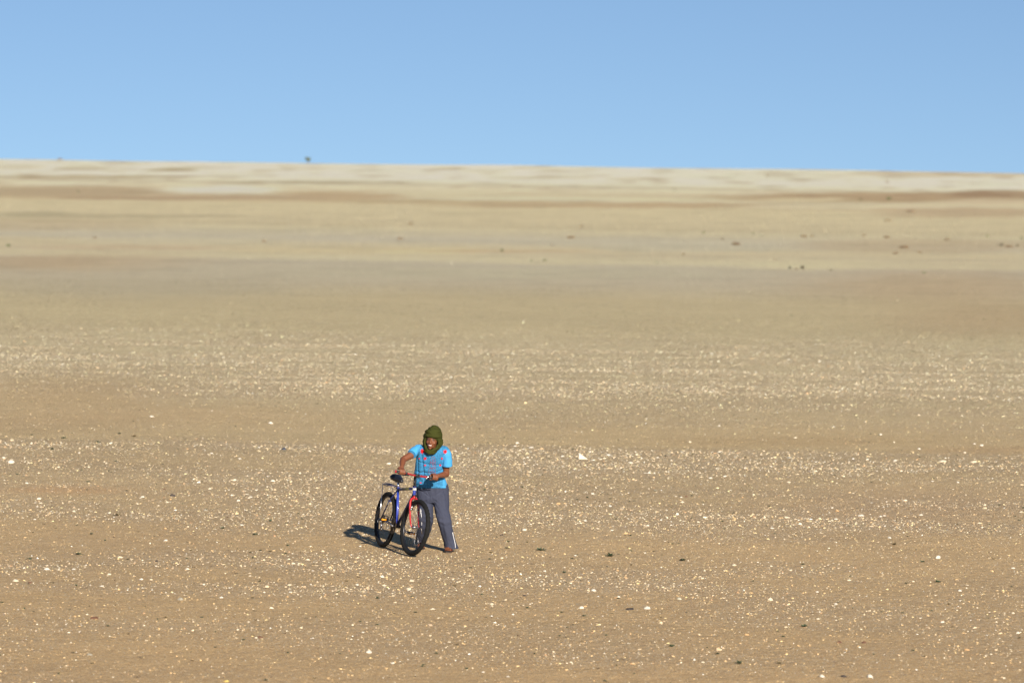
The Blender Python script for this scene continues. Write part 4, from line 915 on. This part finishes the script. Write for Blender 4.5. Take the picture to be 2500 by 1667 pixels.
GL = {'A': [[(0, 1), (.28, 0), (.75, 0), (1, 1), (0, 1)], [(.36, .75), (.5, .3), (.64, .75), (.36, .75)]],
      'R': [[(0, 1), (0, 0), (.75, 0), (.97, .2), (.97, .45), (.8, .55), (1, 1), (.68, 1), (.55, .62), (.42, 1), (0, 1)], [(.35, .25), (.65, .25), (.65, .42), (.35, .42), (.35, .25)]],
      'M': [[(0, 1), (.08, 0), (.38, 0), (.5, .35), (.62, 0), (.92, 0), (1, 1), (.72, 1), (.66, .5), (.5, .8), (.34, .5), (.28, 1), (0, 1)]]}
for ch, x0, x1, y0, y1 in (('A', 1091, 1150, 414, 470), ('R', 1088, 1148, 476, 530), ('M', 1073, 1147, 536, 585), ('A', 1080, 1136, 592, 640)):
    mb = MB()
    for path in GL[ch]: stroke(mb, [(x0 + (x1 - x0) * a, y0 + (y1 - y0) * b) for a, b in path])
    if mb.v: mb.build('printed_letter', redl, shirt)

# trousers
mb = MB()
WS = [(700, 945, 1280, 45.30, .115), (745, 940, 1290, 45.305, .12), (800, 943, 1291, 45.305, .12), (860, 948, 1290, 45.30, .115), (900, 955, 1288, 45.295, .09)]
mb.loft([((A(a_x, zy, Y) + A(b_x, zy, Y)) / 2, (A(b_x, zy, Y) - A(a_x, zy, Y))[0] / 2, hd) for zy, a_x, b_x, Y, hd in WS], 40, .9)
LL = [(800, 1112, 1291, 45.295, .105), (880, 1118, 1289, 45.28, .098), (960, 1132, 1292, 45.24, .09), (1040, 1150, 1302, 45.19, .083), (1100, 1166, 1312, 45.17, .078), (1160, 1186, 1323, 45.18, .076), (1230, 1205, 1337, 45.20, .078), (1300, 1224, 1358, 45.23, .084), (1350, 1234, 1384, 45.245, .092), (1388, 1240, 1400, 45.25, .098)]
RL = [(800, 943, 1125, 45.32, .105), (880, 953, 1126, 45.31, .098), (960, 958, 1125, 45.28, .088), (1040, 958, 1124, 45.25, .080), (1100, 955, 1118, 45.26, .076), (1160, 948, 1106, 45.31, .076), (1230, 940, 1088, 45.40, .080), (1280, 936, 1068, 45.47, .085), (1318, 938, 1052, 45.53, .09)]
for Lr in (LL, RL): mb.loft([((A(a_x, zy, Y) + A(b_x, zy, Y)) / 2, (A(b_x, zy, Y) - A(a_x, zy, Y))[0] / 2, hd) for zy, a_x, b_x, Y, hd in Lr], 32)
pme = remesh(mb, .0052, 4)
kz = A(1232, 1080, 45.15)[2]; hz = A(1100, 850, 45.2)
def pfold(co):
    out = np.empty(len(co))
    for i, c in enumerate(co):
        v = .0085 * mnoise.noise((c[0] * 26 + c[2] * 5, c[1] * 12, c[2] * 4.5)) + .004 * mnoise.noise((c[0] * 12, c[1] * 12, c[2] * 26 + c[0] * 14)) * math.exp(-((c[2] - kz) / .12) ** 2) * 2 + .0016 * mnoise.noise((c[0] * 60, c[1] * 40, c[2] * 30))
        dx = c[0] - hz[0]; dz = c[2] - hz[2]
        for sl2 in (.7, -.7, 1.6, -1.5):     # creases fanning out from the crotch
            v -= .006 * math.exp(-((dz - abs(dx) * sl2 * np.sign(sl2) * (1 if sl2 > 0 else -1)) / .008) ** 2) * math.exp(-(dx / .12) ** 2) * (abs(dx) > .01)
        out[i] = v
    return out
displace(pme, pfold)
trm = mat('grey_trouser_cloth', (.038, .043, .070), .8, spec=.2, var=.1, vscale=14, bump=.15, bscale=260)
tro = link('trousers', pme, trm, person)
pbv = BVHTree.FromPolygons([tuple(v.co) for v in pme.vertices], [tuple(p.vertices) for p in pme.polygons])
def ontr(zx, zy, off=.0025):
    d = ray(800 + zx / 4.3556, 1020 + zy / 4.3556); d /= np.linalg.norm(d); o = np.array([0, 0, CAMH]) - PB + d * 42; h = pbv.ray_cast(Vector(o), Vector(d))
    return None if h[0] is None else np.array(h[0]) + np.array(h[1]) * off
whp = mat('white_piping', (.7, .7, .72), .7)
for pts in ([(1326, 1215), (1335, 1260), (1345, 1300), (1354, 1340), (1357, 1380)], [(988, 960), (997, 1040), (1000, 1120), (998, 1180), (1002, 1230)]):
    q = [ontr(x, y) for x, y in pts]; q = [p_ for p_ in q if p_ is not None]
    if len(q) > 2: T('side_piping', q, .0035, whp, tro, 6)
# sandals
sole = mat('dark_sole', (.03, .018, .014), .7); strapm = mat('red_brown_strap', (.20, .025, .02), .5)
for (d_, sd_, heel, ball_), An in ((fl, LA), (fr, RA)):
    mb = MB(); ctr = [heel - d_ * .03, heel, heel + d_ * .07, ball_ + d_ * .0, ball_ + d_ * .045, ball_ + d_ * .075]; wd = [.022, .033, .034, .046, .044, .022]; vs = []; fs = []
    for zt in (.002, .020):
        for c, w_ in zip(ctr, wd):
            for s in (-1, 1): vs.append((c[0] + sd_[0] * s * w_, c[1] + sd_[1] * s * w_, zt))
    nn_ = len(ctr)
    for i in range(nn_ - 1): a = 2 * i; b = 2 * nn_ + 2 * i; fs += [(a, a + 2, a + 3, a + 1), (b, b + 1, b + 3, b + 2), (a, a + 1, b + 1, b) if i == 0 else (a, a + 1, b + 1, b)] + [(a, b, b + 2, a + 2), (a + 1, a + 3, b + 3, b + 1)]
    a = 2 * (nn_ - 1); b = a + 2 * nn_; fs.append((a, b, b + 1, a + 1)); mb.add(vs, fs); so = mb.build('sandal', sole, person, smooth=False)
    for t, rr, zz in ((.02, .040, .062), (.085, .041, .045)):
        c = (np.array([An[0], An[1], .02]) + d_ * t); T('strap', [c + sd_ * -rr, c + sd_ * -.026 + [0, 0, zz * .8], c + [0, 0, zz], c + sd_ * .026 + [0, 0, zz * .8], c + sd_ * rr], .0065, strapm, so, 8)
